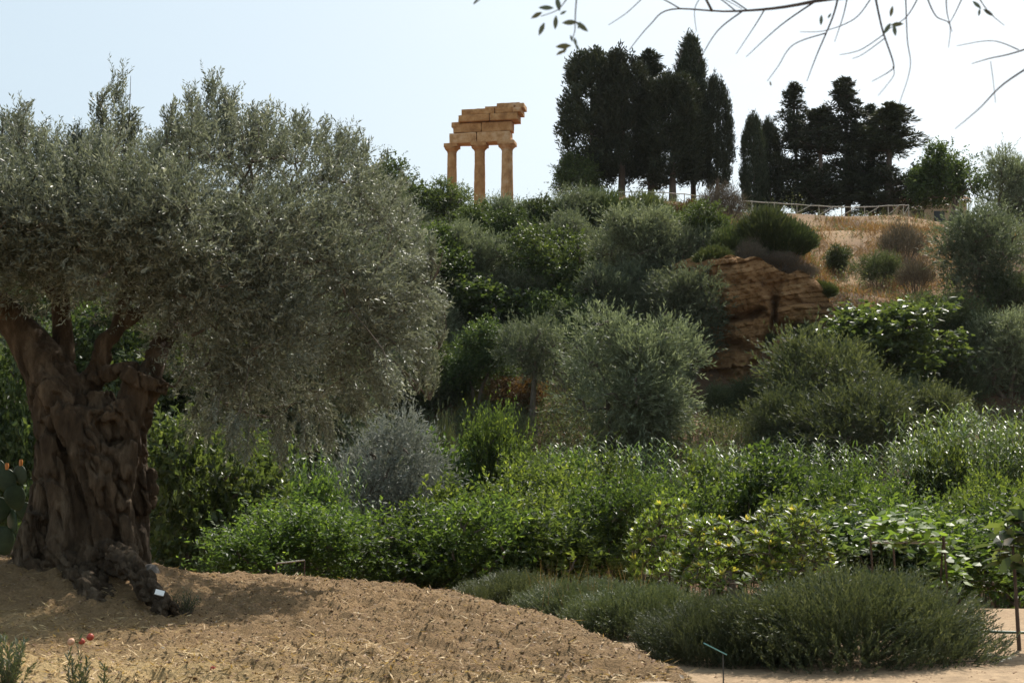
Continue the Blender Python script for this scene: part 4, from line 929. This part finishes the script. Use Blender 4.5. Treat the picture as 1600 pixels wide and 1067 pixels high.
# white label fixed on the root, grey rock behind it
g = Geo(); c = at(250, 930, TY - 1.92); box(g, (0, 0, 0), (.095, .012, .065), 0, 1); o = g.build('white_tag', M['white']); o.location = tuple(c + np.array([0, -.02, .03])); o.rotation_euler = (math.radians(-42), math.radians(14), math.radians(10))
tag(o, 'small white label fixed to the olive root', 'label')
def stone(name, px, py, Y, size, mat, label, seed, z=None, cat='rock', sub=8, amp=.09):
    p = at(px, py, Y); g = Geo(); u, v = np.meshgrid(np.linspace(0, PI, 14), np.linspace(0, 2 * PI, 22, endpoint=False), indexing='ij')
    V = np.stack([np.sin(u) * np.cos(v), np.sin(u) * np.sin(v), np.cos(u)], -1).reshape(-1, 3); V = np.sign(V) * np.abs(V) ** .72
    V = V * (1 + .22 * vnoise(V, 1.3, seed, 3))[:, None] * np.asarray(size) * .5
    i = np.arange(13)[:, None] * 22; j = np.arange(22)[None]; j2 = (j + 1) % 22
    g.add(V, np.stack([i + j, i + 22 + j, i + 22 + j2, i + j2], -1).reshape(-1, 4)); o = g.build(name, mat, None, True)
    o.location = (p[0], p[1], p[2] if z is None else z); tag(o, label, cat); return o
p = at(228, 900, TY - .1); stone('grey_rock', 228, 905, TY - .1, (.30, .34, .34), M['rock'], 'grey rock leaning behind the olive root', 401)
p = at(1032, 1058, 9.75); stone('stone_block', 1032, 1060, 9.75, (.42, .4, .16), M['tanrock'], 'tan stone block half buried at the edge of the raised bed', 402, mh(p[0], 9.75) + .02)

# fallen fruit on the straw
for i, (px, py, r_, mt, lab) in enumerate([(141, 997, .034, 'fruit_red', 'round red fruit lying in the straw, highest of the three'), (128, 1004, .030, 'fruit_red', 'red fruit lying between the round red and the pale fruit'), (111, 1004, .033, 'fruit_pink', 'pale pinkish fruit lying on the straw'), (333, 1047, .022, 'fruit_red', 'small red fruit alone on the straw away from the others')]):
    lo, hi = 6., 18.
    for _ in range(40):
        md_ = (lo + hi) / 2; q = at(px, py, md_)
        if q[2] > mh(q[0], md_) + r_: lo = md_
        else: hi = md_
    q = at(px, py, lo); g = Geo(); u, v = np.meshgrid(np.linspace(0, PI, 12), np.linspace(0, 2 * PI, 18, endpoint=False), indexing='ij')
    V = np.stack([np.sin(u) * np.cos(v), np.sin(u) * np.sin(v), np.cos(u) * .86 + .12 * (u < .3)], -1).reshape(-1, 3) * r_; V *= (1 + .08 * vnoise(V / r_, 1.1, 410 + i))[:, None]
    a_ = np.arange(11)[:, None] * 18; j = np.arange(18)[None]; j2 = (j + 1) % 18
    g.add(V, np.stack([a_ + j, a_ + 18 + j, a_ + 18 + j2, a_ + j2], -1).reshape(-1, 4)); o = g.build('fallen_fruit', M[mt], None, True); o.location = tuple(q + UP * .012); o.rotation_euler = (rng.random() * 3, rng.random() * 3, 0)
    tag(o, lab, 'fruit', 'fallen fruit on the raised bed')

# straw, clods and pebbles over the raised bed
def litter():
    def pick(n, fn):
        P = np.stack([rng.uniform(-9, 1.6, n), 8 + 13 * rng.random(n) ** 1.35], -1)
        P = P[(poly_sd(P, EDGE_S) > .05)]; return P[rng.random(len(P)) < fn(P)]
    wt = lambda P: .22 + .78 * sstep(-.35, .55, -(P[:, 0] + 1.2) * .22 + (12.3 - P[:, 1]) * .33 + vnoise(P, .55, 41, 3) * .8)
    P = pick(70000, wt); z = mound_full(P[:, 0], P[:, 1]); n = len(P)
    a = rng.random(n) * 2 * PI; D = nrm(np.stack([np.cos(a), np.sin(a), rng.normal(size=n) * .22 + .08], -1)); L = .04 + .12 * rng.random(n) ** 2
    g = Geo(); V, F_ = leaves(np.stack([P[:, 0], P[:, 1], z + .006], -1), D, nrm(UP + .5 * rand_dirs(n)), L, .007 + .009 * rng.random(n), .1)
    g.add(V, F_, rng.random(n)); tag(g.build('straw_litter', M['straw']), 'loose pale straw scattered over the raised bed', None, None, 'stuff')
    P = pick(42000, lambda P: .3 + .7 * sstep(-5, -1, P[:, 0])); z = mound_full(P[:, 0], P[:, 1]); n = len(P)
    s = .004 + .017 * rng.random(n) ** 4; oc = np.array([(1, 0, 0), (0, 1, 0), (-1, 0, 0), (0, -1, 0), (0, 0, .62), (0, 0, -.6)])
    V = np.stack([P[:, 0], P[:, 1], z], -1)[:, None] + oc[None] * (s[:, None, None] * (.55 + .9 * rng.random((n, 6, 1)))) + rng.normal(size=(n, 6, 3)) * s[:, None, None] * .3
    f = np.array([(0, 1, 4), (1, 2, 4), (2, 3, 4), (3, 0, 4), (1, 0, 5), (2, 1, 5), (3, 2, 5), (0, 3, 5)]); F_ = (np.arange(n)[:, None, None] * 6 + f[None]).reshape(-1, 3)
    g = Geo(); g.add(V.reshape(-1, 3), F_, np.repeat(rng.random(n) ** .8, 8)); tag(g.build('soil_clods', M['clod']), 'crumbly clods and wood chips over the raised bed', None, None, 'stuff')
    P = pick(34000, lambda P: .35 + .65 * sstep(-5, -1, P[:, 0])); z = mound_full(P[:, 0], P[:, 1]); n = len(P)
    a = rng.random(n) * 2 * PI; D = nrm(np.stack([np.cos(a), np.sin(a), rng.normal(size=n) * .35 + .1], -1))
    g = Geo(); V, F_ = leaves(np.stack([P[:, 0], P[:, 1], z + .004], -1), D, nrm(UP + .8 * rand_dirs(n)), .02 + .04 * rng.random(n) ** 2, .010 + .016 * rng.random(n), .1)
    g.add(V, F_, rng.random(n)); tag(g.build('mulch_chips', M['chip']), 'dark and pale mulch chips over the raised bed', None, None, 'stuff')
    # pebbles and leaf litter on the path and under the grove
    P = np.stack([rng.uniform(1.2, 9, 5000), rng.uniform(9, 27, 5000)], -1); P = P[poly_sd(P, EDGE_S) < -.4]; n = len(P); z = ground_h(P[:, 0], P[:, 1]); s = .006 + .022 * rng.random(n) ** 4
    V = np.stack([P[:, 0], P[:, 1], z], -1)[:, None] + oc[None] * (s[:, None, None] * (.55 + .9 * rng.random((n, 6, 1))))
    g = Geo(); g.add(V.reshape(-1, 3), (np.arange(n)[:, None, None] * 6 + f[None]).reshape(-1, 3), np.repeat(.4 + .6 * rng.random(n), 8)); tag(g.build('path_pebbles', M['clod']), 'small pebbles and crumbs on the sandy path', None, None, 'stuff')
litter()

# ground cover of the slope: rough scrub everywhere, dry grass on the open bank, green grass on the terrace
def cover():
    def spread(n, y0, y1, p0, p1):
        Y = rng.uniform(y0, y1, n); px = rng.uniform(p0, p1, n); return np.stack([(px - CXP) / F_PX * Y, Y], -1), px
    g = Geo(); P, px = spread(15000, 47, 100, -150, 1750); Pb, pxb = spread(5000, 47, 62, 480, 1250); P = np.concatenate([P, Pb]); px = np.concatenate([px, pxb])
    dry = sstep(1190, 1290, px) * (1 - sstep(1500, 1580, px)) * sstep(69, 74, P[:, 1])
    cl = (px > 1070) & (px < 1290) & (P[:, 1] > 63) & (P[:, 1] < 68.2)
    P = P[(rng.random(len(P)) > dry * .86) & ~cl & (vnoise(P, .25, 71, 2) > -.5)]; n = len(P); z = ground_h(P[:, 0], P[:, 1])
    B = np.stack([P[:, 0], P[:, 1], z], -1); k = 3; tall = np.repeat(1 + 1.4 * sstep(.1, .6, vnoise(P, .4, 74, 2)), k); B = np.repeat(B, k, 0) + rng.normal(size=(n * k, 3)) * [.28, .28, .05]
    shoots(g, B, nrm(UP + rng.normal(size=(n * k, 3)) * .45), (.35 + .45 * rng.random(n * k)) * tall, 7, .15, .045, .7)
    tag(g.build('hillside_scrub', M['scrub']), 'low tangled scrub covering the hillside', None, None, 'stuff')
    g = Geo(); P, px = spread(30000, 67, 97.5, 1180, 1640); w = sstep(1180, 1270, px) * (1 - sstep(1540, 1640, px))
    P = P[rng.random(len(P)) < w * sstep(-.35, .25, vnoise(P, .45, 72, 2))]; P2, _ = spread(3500, 90, 98, 900, 1250); P = np.concatenate([P, P2]); P3, _ = spread(1500, 67.5, 74, 1190, 1300); P = np.concatenate([P, P3])
    n = len(P); z = ground_h(P[:, 0], P[:, 1]); D = nrm(UP + rng.normal(size=(n, 3)) * .42)
    V, F_ = blades(np.stack([P[:, 0], P[:, 1], z], -1), D, .30 + .42 * rng.random(n), .035, 2, .7, [1, .7, .05]); g.add(V, F_, np.repeat(rng.random(n), 2))
    tag(g.build('dry_grass', M['drygrass']), 'tawny dry grass on the bank under the ridge fence', None, None, 'stuff')
    g = Geo(); P, px = spread(2600, 59, 66, 715, 790); P2, _ = spread(1500, 22, 24.5, 400, 640); P3, _ = spread(500, 19.4, 21, 440, 520); P = np.concatenate([P, P2, P3]); n = len(P); z = ground_h(P[:, 0], P[:, 1])
    V, F_ = blades(np.stack([P[:, 0], P[:, 1], z], -1), nrm(UP + rng.normal(size=(n, 3)) * .35), .2 + .3 * rng.random(n), .016 + .02 * (P[:, 1] > 50), 2, .6, [1, .7, .05]); g.add(V, F_, np.repeat(rng.random(n), 2))
    tag(g.build('green_grass', M['greengrass']), 'yellow green grass on the slope terrace and at the grove edge', None, None, 'stuff')
    # thin dry stalks among the rosemary and the reeds
    g = Geo(); P, _ = spread(170, 16.6, 19.4, 840, 1000); n = len(P)
    V, F_ = blades(np.stack([P[:, 0], P[:, 1], ground_h(P[:, 0], P[:, 1])], -1), nrm(UP + rng.normal(size=(n, 3)) * .22), (.45 + .3 * rng.random(n)), .005, 2, .4, [1, .8, .1]); g.add(V, F_, np.repeat(rng.random(n), 2))
    tag(g.build('dry_stalks', M['straw']), 'thin dry grass stalks among the rosemary', None, None, 'stuff')
cover()

# little green tuft by the root and rosemary sprigs at the lower corner of the bed
def tuft(name, label, cat, x, y, z, n, h, w, mat, k=14, L=.03, W=.006):
    g, gt = Geo(), Geo(); r = np.random.default_rng(int(abs(x * 100) + n)); a = r.random(n) * 2 * PI; rr = r.random(n) ** .5 * w * .5
    tip = np.stack([np.cos(a) * rr, np.sin(a) * rr, h * (.5 + .5 * r.random(n))], -1); b0 = tip * [.25, .25, 0]
    shoots(g, b0 + (tip - b0) * .15, nrm(tip - b0), np.linalg.norm(tip - b0, axis=1), k, L, W, .65, r, .1)
    for q in range(n): tube(gt, spline([b0[q] - UP * .05, (b0[q] + tip[q]) / 2, tip[q]], 3), np.linspace(.004, .0015, 7), 4, False)
    o = empty(name, (x, y, z)); tag(o, label, cat); gt.build('stem', M['bark'], o, True); g.build('foliage', M[mat], o); return o
q = at(290, 962, 15.0); tuft('grass_tuft', 'small green weed tuft beside the end of the olive root', 'weed', q[0], 15.0, mh(q[0], 15.0), 46, .22, .3, 'scrub', 12, .035, .008)
for px, ytop, Y, n, w, lab in ((8, 1006, 9.3, 26, .34, 'rosemary sprigs growing at the frame corner of the raised bed'), (122, 1012, 9.0, 9, .16, 'forked rosemary sprig rising from the straw'), (168, 1045, 8.8, 4, .10, 'tiny rosemary sprig beside the forked one')):
    x = at(px, 1060, Y)[0]; zb = mh(x, Y); hh = at(px, ytop, Y)[2] - zb
    tuft('rosemary_sprig', lab, 'rosemary', x, Y, zb, n, hh, w, 'rosemary', 40, .042, .011)

# prickly pear beside the trunk
def cactus():
    root = empty('prickly_pear', (at(-8, 800, 18.4)[0], 18.4, mh(at(-8, 800, 18.4)[0], 18.4) - .05)); tag(root, 'prickly pear cactus with flat pads beside the ancient trunk', 'cactus')
    base = np.array(root.location); r = np.random.default_rng(451)
    pads = [(-30, 850, 34, 0), (4, 845, 32, .5), (20, 815, 30, -.3), (-6, 800, 34, .2), (24, 778, 28, .6), (-20, 770, 32, -.5), (10, 752, 28, .1), (32, 742, 22, -.4), (-40, 800, 34, .4), (38, 800, 22, .3), (-4, 735, 24, .5)]
    for i, (px, py, rp, tw) in enumerate(pads):
        c = at(px, py, 18.4 + r.normal() * .12) - base; R = rp * 18.4 / F_PX * .72
        u, v = np.meshgrid(np.linspace(0, PI, 12), np.linspace(0, 2 * PI, 20, endpoint=False), indexing='ij')
        V = np.stack([np.sin(u) * np.cos(v) * .78, np.sin(u) * np.sin(v) * .13, np.cos(u)], -1).reshape(-1, 3) * R; V[:, 0] *= 1 + .25 * V[:, 2] / R
        t = r.normal() * .45; V = np.stack([V[:, 0] * math.cos(t) + V[:, 2] * math.sin(t), V[:, 1], -V[:, 0] * math.sin(t) + V[:, 2] * math.cos(t)], -1)
        a = tw + r.normal() * .4; V = np.stack([V[:, 0] * math.cos(a) - V[:, 1] * math.sin(a), V[:, 0] * math.sin(a) + V[:, 1] * math.cos(a), V[:, 2]], -1)
        a_ = np.arange(11)[:, None] * 20; j = np.arange(20)[None]; j2 = (j + 1) % 20; g = Geo()
        g.add(V + c, np.stack([a_ + j, a_ + 20 + j, a_ + 20 + j2, a_ + j2], -1).reshape(-1, 4)); pd = g.build('pad', M['cactus'], root, True)
        if i in (6, 7):
            g = Geo(); tube(g, [c + UP * R * .9, c + UP * (R + .04), c + UP * (R + .07)], [.018, .026, .018], 8); g.build('cactus_fruit', M['cactus_fruit'], pd, True)
cactus()

# teal plant label on a thin rod
q = at(1130, 1045, 11.5); zg = 0.0; rt = empty('plant_label', (q[0], 11.5, zg)); tag(rt, 'teal plant label on a thin dark rod before the rosemary', 'label')
zt = at(1130, 1020, 11.5)[2]
g = Geo(); tube(g, [(0, 0, -.1), (0, 0, zt - zg)], .006, 6); g.build('rod', M['dark_metal'], rt)
g = Geo(); box(g, (-.062, 0, zt - zg + .035), (.185, .10, .008), .1, 1, 0, 0, None, -.47); g.build('plate', M['teal'], rt)

# trellis with a vine, staked sapling, hose, small wire guard
def trellis():
    Y = 17.6; x = at(1475, 850, Y)[0]; zb = gh(x, Y); rt = empty('vine_trellis', (x, Y, zb)); tag(rt, 'rustic trellis of post and bar behind the rosemary', 'trellis'); b = np.array(rt.location)
    for px, dy in ((1475, 0), (1360, .9), (1395, 1.7)):
        p = at(px, 845, Y + dy); g = Geo(); tube(g, [np.array([p[0], p[1], zb - .2]) - b, np.array([p[0] + .02, p[1], (zb + p[2]) / 2]) - b, p + UP * .06 - b], [.015, .014, .013], 7); g.build('post', M['stake'], rt, True)
    for (pa, da), (pb, db) in (((1480, 0), (1372, .5)), ((1360, .9), (1395, 1.75)), ((1476, .05), (1394, 1.7))):
        a, c = at(pa, 848, Y + da), at(pb, 848, Y + db); c[2] = a[2] - .01; g = Geo(); tube(g, [a - b, c - b], .014, 6); g.build('bar', M['fence_wood'], rt, True)
    rv = empty('grape_vine', (x - .05, Y + .12, zb)); tag(rv, 'bright yellow green vine sprawling over the trellis', 'vine'); bv = np.array(rv.location); r = np.random.default_rng(461)
    gs, gl = Geo(), Geo(); top = at(1476, 846, Y) - bv
    st = spline([np.array([0, 0, -.1]), np.array([.05, .05, top[2] * .5]), top + [-.02, 0, .03]], 5); tube(gs, st, np.linspace(.018, .01, len(st)), 6)
    tips = np.array([at(px, py, Y + dy) - bv for px, py, dy in [(1455, 838, .1), (1430, 820, .2), (1410, 812, .5), (1400, 830, .8), (1385, 820, .6), (1440, 812, .9), (1418, 838, .05), (1462, 842, .5), (1395, 808, 1.1), (1372, 815, .7), (1425, 800, 1.0), (1482, 870, .05), (1488, 890, .1), (1478, 905, .1), (1405, 845, .3), (1445, 828, .6)]])
    limbs_to(gs, st[5:], tips, .008, .003, r); n = 22; P = np.repeat(tips, n, 0) + r.normal(size=(len(tips) * n, 3)) * [.13, .15, .045]; m = len(P)
    V, F_ = blades(P, nrm(rand_dirs(m, r) * [1, 1, .3] + UP * .15), .10 + .05 * r.random(m), .11, 2, .5, [.55, 1, .1], nrm(UP + .6 * rand_dirs(m, r)), r); gl.add(V, F_, np.repeat(r.random(m), 2))
    gs.build('stem', M['stake'], rv, True); gl.build('foliage', M['vine'], rv)
trellis()
def sapling():
    Y = 13.9; x = at(1593, 1010, Y)[0]; zb = gh(x, Y); rt = empty('staked_sapling', (x, Y, zb)); tag(rt, 'young tree with slim dark trunk on the sandy path', 'sapling'); b = np.array(rt.location); r = np.random.default_rng(471)
    g = Geo(); zt = at(1590, 850, Y)[2] - zb; pts = spline([np.array([0, 0, -.1]), np.array([-.015, 0, zt * .5]), np.array([-.03, 0, zt])], 6); tube(g, pts, np.linspace(.022, .014, len(pts)), 7)
    lf = np.array([at(px, py, Y + dy) - b for px, py, dy in [(1575, 812, 0), (1592, 800, .1), (1606, 815, -.1), (1620, 800, .1), (1585, 838, -.15), (1600, 850, .1), (1625, 840, 0), (1640, 815, .1), (1572, 870, .1), (1596, 880, -.1), (1565, 850, .2), (1610, 868, .2)]])
    limbs_to(g, pts[8:], lf, .008, .003, r); g.build('trunk', M['stake'], rt, True)
    gl = Geo(); n = 11; P = np.repeat(lf, n, 0) + r.normal(size=(len(lf) * n, 3)) * .045; m = len(P)
    V, F_ = blades(P, nrm(rand_dirs(m, r) * [1, 1, .5] + UP * .25), .16 + .08 * r.random(m), .10, 3, .7, [.3, 1, .8, .05], nrm(UP + .7 * rand_dirs(m, r)), r); gl.add(V, F_, np.repeat(r.random(m), 3)); gl.build('crown', M['fig'], rt)
    c = at(1576, 846, Y - .12); g = Geo(); box(g, (0, 0, 0), (.10, .004, .075), 0, 1); o = g.build('paper_tag', M['white']); o.location = tuple(c); o.rotation_euler = (.15, .1, .2); tag(o, 'white paper tag hanging in the leaves of the staked sapling', 'label')
    g = Geo(); P = [np.array([px_, Yh, gh(px_, Yh) + .014]) for px_, Yh in ((4.4, 15.9), (4.9, 15.75), (5.3, 15.7), (5.9, 15.55), (6.6, 15.7), (7.5, 15.4))]; tube(g, spline(P, 5), .016, 8); tag(g.build('irrigation_hose', M['hose'], None, True), 'thin dark green hose lying across the sandy path', 'hose')
sapling()
def guard():
    Y = 21.6; x = at(455, 880, Y)[0]; zb = gh(x, Y); rt = empty('wire_guard', (x, Y, zb)); tag(rt, 'low wire guard with pale top rail at the grove edge', 'fence'); b = np.array(rt.location)
    a, c = at(432, 880, Y) - b, at(476, 875, Y) - b; g = Geo(); tube(g, [a, c], .012, 6); g.build('rail', M['fence_wood'], rt, True)
    for t in (0, 1):
        q = a + (c - a) * t; g = Geo(); tube(g, [q * [1, 1, 0] - UP * .1, q], .012, 6); g.build('post', M['stake'], rt, True)
    for t in np.linspace(.1, .9, 9):
        q = a + (c - a) * t; g = Geo(); tube(g, [q * [1, 1, 0], q - UP * .01], .0025, 4); g.build('wire', M['dark_metal'], rt)
guard()

# rustic fence on the rim
def fence():
    line = [(880, 306), (930, 303), (985, 300), (1040, 301), (1100, 307), (1160, 314), (1220, 318), (1280, 322), (1340, 324), (1400, 321), (1420, 321)]
    L = np.array([at(px, py, 100.5) for px, py in line]); S = spline(L, 12); r = np.random.default_rng(481)
    rt = empty('ridge_fence', (L[5][0], 100.5, gh(L[5][0], 100.5))); tag(rt, 'weathered pole fence with slanting braces along the ridge under the cypresses', 'fence'); b = np.array(rt.location)
    step = 7; idx = list(range(0, len(S), step))
    for k, i in enumerate(idx):
        p = S[i]; zb = gh(p[0], p[1]) - .3; g = Geo(); tube(g, [np.array([p[0], p[1], zb]) - b, np.array([p[0] + r.normal() * .02, p[1], p[2] + .06]) - b], [.035, .032], 6); g.build('post', M['fence_wood'], rt, True)
        if k + 1 < len(idx):
            q = S[idx[k + 1]]; g = Geo(); tube(g, [p - b - [0, .06, 0], (p + q) / 2 - b - [0, .06, .03], q - b - [0, .06, 0]], .036, 6); g.build('rail', M['fence_wood'], rt, True)
            if S[i][0] > at(1210, 300, 100.5)[0]:
                g = Geo(); lo = np.array([p[0] - .05, p[1] - .12, gh(p[0], p[1]) + .05]); hi = q * .45 + p * .55 + np.array([.25, -.12, -.06]); tube(g, [lo - b, hi - b], .03, 6); g.build('brace', M['fence_wood'], rt, True)
fence()

# the small house behind the ridge trees
def house():
    p = at(1424, 300, 120); zb = gh(p[0], 120) - .3; rt = empty('tiled_house', (p[0] + 1.6, 122, zb)); tag(rt, 'small ochre house with low tiled roof behind the ridge trees', 'house')
    ze = at(1415, 311, 119)[2] - zb
    g = Geo(); box(g, (0, 0, ze / 2), (6, 5, ze), 0, 1); w = g.build('wall', M['house_wall'], rt)
    g = Geo(); n = 28
    for sgn in (-1, 1):
        V = []; xs_ = np.linspace(-3.4, 3.4, n * 4 + 1); wv = .05 * np.abs(np.sin(np.arange(n * 4 + 1) * PI / 4))
        for yy, zz in ((sgn * 2.9, ze - .05), (0, ze + 1.0)):
            V.append(np.stack([xs_, np.full_like(xs_, yy), zz + wv], -1))
        m = len(xs_); k = np.arange(m - 1); g.add(np.concatenate(V), np.stack([k, k + 1, m + k + 1, m + k], -1))
    rf = g.build('roof', M['roof_tile'], rt)
    g = Geo(); box(g, (0, -2.75, ze - .14), (6.6, .12, .16), 0, 1); g.build('fascia', M['house_wall'], rf)
    g = Geo(); box(g, (-1.2, -2.52, 1.1), (1.0, .08, 2.0), 0, 1); g.build('door', M['stake'], rt)
    for xw in (.6, 2.1):
        g = Geo(); box(g, (xw, -2.52, 1.5), (.9, .08, 1.0), 0, 1); g.build('window', M['dark_metal'], rt)
house()

# ------------------------------------------------------------------ olive boughs overhanging the camera
def overhang():
    r = np.random.default_rng(491); rt = empty('overhanging_olive', (7.2, 3.0, 0)); tag(rt, 'half bare olive boughs hanging into the sky over the path', 'olive tree'); b = np.array(rt.location)
    gt = Geo(); tr = spline([np.array([7.2, 3.0, -.2]), np.array([7.1, 3.1, 2.0]), np.array([6.7, 3.5, 3.8]), np.array([5.8, 4.2, 5.3])], 6); tube(gt, tr - b, np.linspace(.20, .075, len(tr)), 10); gt.build('trunk', M['bark'], rt, True)
    gb = Geo()
    def tw(pts, r0, r1): 
        P = spline([at(px, py, Y) for px, py, Y in pts], 6); P = P + vnoise(P, 6, 492)[:, None] * .004; tube(gb, P - b, np.linspace(r0, r1, len(P)), 5, False); return P
    gb_main = [tr[-1], at(1900, -420, 4.9), at(1500, -60, 4.9), at(1275, 2, 5.0), at(1150, 18, 5.0), at(1050, 15, 5.05), at(1015, 40, 5.1), at(982, 80, 5.1)]
    P = spline(gb_main, 6); MAIN = P.copy(); tube(gb, P - b, np.interp(np.linspace(0, 1, len(P)), [0, .15, .3, .45, .6, 1], [.05, .022, .010, .0065, .0035, .0014]), 6, False)
    P = spline([tr[-1], at(1800, -480, 4.8), at(1350, -230, 4.7), at(1050, -90, 4.4)], 6); tube(gb, P - b, np.interp(np.linspace(0, 1, len(P)), [0, .3, 1], [.05, .024, .008]), 6, False)
    P = spline([ at(1050, -90, 4.4), at(895, -60, 4.2)], 6); tube(gb, P - b, np.interp(np.linspace(0, 1, len(P)), [0, 1], [.008, .004]), 6, False)
    P = spline([tr[-1], at(2000, -300, 4.7), at(1720, 30, 4.6), at(1600, 78, 4.6), at(1545, 92, 4.6), at(1518, 100, 4.6)], 6); tube(gb, P - b, np.interp(np.linspace(0, 1, len(P)), [0, .3, .45, .6, 1], [.04, .012, .0055, .003, .0012]), 6, False)
    for pts, r0 in [([(1275, 2, 5.0), (1220, 40, 5.0), (1165, 90, 5.0)], .004), ([(1160, 18, 5.0), (1120, 50, 4.95), (1090, 100, 4.95)], .0035), ([(1195, 15, 5), (1180, 40, 5.1), (1150, 85, 5.1)], .003),
      ([(1310, -8, 4.9), (1300, 30, 4.9), (1275, 90, 4.9), (1260, 128, 4.9)], .0045), ([(1290, 52, 4.9), (1240, 70, 4.9), (1215, 105, 4.9), (1198, 128, 4.9)], .0025), ([(1325, -10, 4.8), (1318, 25, 4.8), (1305, 65, 4.8)], .003),
      ([(1365, -15, 4.7), (1378, 45, 4.7), (1395, 100, 4.7), (1390, 112, 4.7), (1362, 128, 4.7)], .0045), ([(1380, 55, 4.7), (1345, 78, 4.7), (1312, 86, 4.7)], .0022), ([(1383, 60, 4.7), (1350, 84, 4.7), (1332, 92, 4.7)], .002), ([(1394, 105, 4.7), (1395, 120, 4.7), (1372, 150, 4.7)], .0018),
      ([(1415, -15, 4.8), (1418, 60, 4.8), (1422, 105, 4.8), (1405, 162, 4.8)], .0028), ([(1440, -15, 4.8), (1418, 25, 4.8), (1385, 48, 4.8)], .003), ([(1445, -10, 4.6), (1462, 25, 4.6), (1484, 38, 4.6), (1482, 75, 4.6)], .003), ([(1478, -10, 4.6), (1480, 20, 4.6), (1488, 50, 4.6)], .003), ([(1508, -12, 4.6), (1492, 22, 4.6), (1483, 38, 4.6)], .0025),
      ([(1640, 85, 4.5), (1570, 130, 4.5), (1530, 170, 4.5), (1492, 202, 4.5)], .004), ([(1592, 78, 4.6), (1550, 64, 4.6), (1495, 72, 4.6)], .0022), ([(1548, 96, 4.6), (1552, 125, 4.6), (1556, 160, 4.6)], .0015), ([(1525, -12, 4.5), (1545, 18, 4.5), (1570, 40, 4.5)], .0025),
      ([(1100, -12, 5), (1085, 15, 5), (1088, 50, 5)], .002), ([(1010, -8, 4.9), (980, 20, 4.9), (950, 40, 4.9)], .002), ([(1360, 0, 4.9), (1335, 30, 4.9), (1290, 48, 4.9), (1250, 50, 4.9)], .0025), ([(1066, 76, 5), (1060, 95, 5), (1048, 112, 5)], .002), ([(1115, -10, 5), (1160, 14, 5)], .002),
      ([(895, -60, 4.2), (900, -15, 4.2), (898, 25, 4.2), (897, 50, 4.2), (892, 64, 4.2)], .003), ([(897, -20, 4.2), (880, 6, 4.2), (868, 18, 4.2), (845, 26, 4.2)], .0022), ([(745, -18, 4.3), (752, -4, 4.3), (742, 6, 4.3)], .0015), ([(1050, -90, 4.4), (880, -60, 4.3), (745, -18, 4.3)], .004)]:
        Q = tw(pts, r0, .0011)
        if pts[0][1] < 0 and pts[0][0] > 1000:                       # hang it from the bough above the frame
            a_ = MAIN[np.argmin(np.linalg.norm(MAIN - Q[0] - np.array([.12, 0, .06]), axis=1))]; tube(gb, spline([a_, (a_ + Q[0]) / 2 + UP * .01, Q[0]], 3) - b, np.linspace(r0 * 1.3, r0, 7), 5, False)
    gb.build('branch', M['twig'], rt, True)
    m, nt, bb = new_mat('near_olive_leaf'); bb.inputs['Base Color'].default_value = (.085, .10, .05, 1); bb.inputs['Roughness'].default_value = .45
    for i, (px, py, ang, L, Y) in enumerate([(838, 24, 205, 20, 4.2), (853, 12, 175, 24, 4.2), (872, 6, 100, 24, 4.2), (846, 46, 245, 22, 4.2), (868, 36, 265, 22, 4.2), (880, 20, 35, 12, 4.2), (890, 35, 178, 24, 4.2), (910, 42, 325, 24, 4.2), (905, 40, 250, 12, 4.2), (880, 72, 180, 24, 4.2), (883, 76, 255, 16, 4.2), (876, 82, 205, 16, 4.2), (899, 66, 285, 14, 4.2), (893, 60, 110, 12, 4.2), (902, 74, 300, 12, 4.2),
        (1386, 45, 235, 20, 4.7), (1393, 18, 80, 18, 4.7), (1402, 38, 10, 20, 4.7), (1398, 48, 280, 18, 4.7), (1283, 32, 265, 16, 4.9), (1296, 25, 60, 10, 4.9), (1527, 8, 320, 18, 4.5), (1545, 20, 330, 20, 4.5), (1530, 20, 260, 12, 4.5), (1204, 131, 285, 8, 4.9), (743, 3, 225, 12, 4.3)]):
        a = math.radians(ang); p0 = at(px - math.cos(a) * L * .5, py + math.sin(a) * L * .5, Y); p1 = at(px + math.cos(a) * L * .5, py - math.sin(a) * L * .5, Y + r.normal() * .012)
        g = Geo(); D = nrm((p1 - p0)[None]); V, F_ = blades((p0 - b)[None], D, np.linalg.norm(p1 - p0), L * .36 * Y / F_PX, 5, .12, [.15, .7, 1, .95, .6, .04], np.array([[.2, 1, .3]]) + .5 * rand_dirs(1, r), r); g.add(V, F_); g.build('leaf', m, rt, True)
overhang()

# thin summer haze
g = Geo(); box(g, (0, 280, 23.5), (1580, 1040, 53), 0, 1); hz = g.build('haze'); tag(hz, 'thin pale summer haze', None, None, 'stuff')
m = bpy.data.materials.new('haze'); m.use_nodes = True; nt = m.node_tree
for n in list(nt.nodes): nt.nodes.remove(n)
ou = nt.nodes.new('ShaderNodeOutputMaterial'); pv = nt.nodes.new('ShaderNodeVolumePrincipled'); pv.inputs['Color'].default_value = (.92, .95, 1, 1); pv.inputs['Density'].default_value = HAZE; pv.inputs["Anisotropy"].default_value = 0.0
nt.links.new(pv.outputs[0], ou.inputs['Volume']); hz.data.materials.append(m); hz.display_type = 'WIRE'
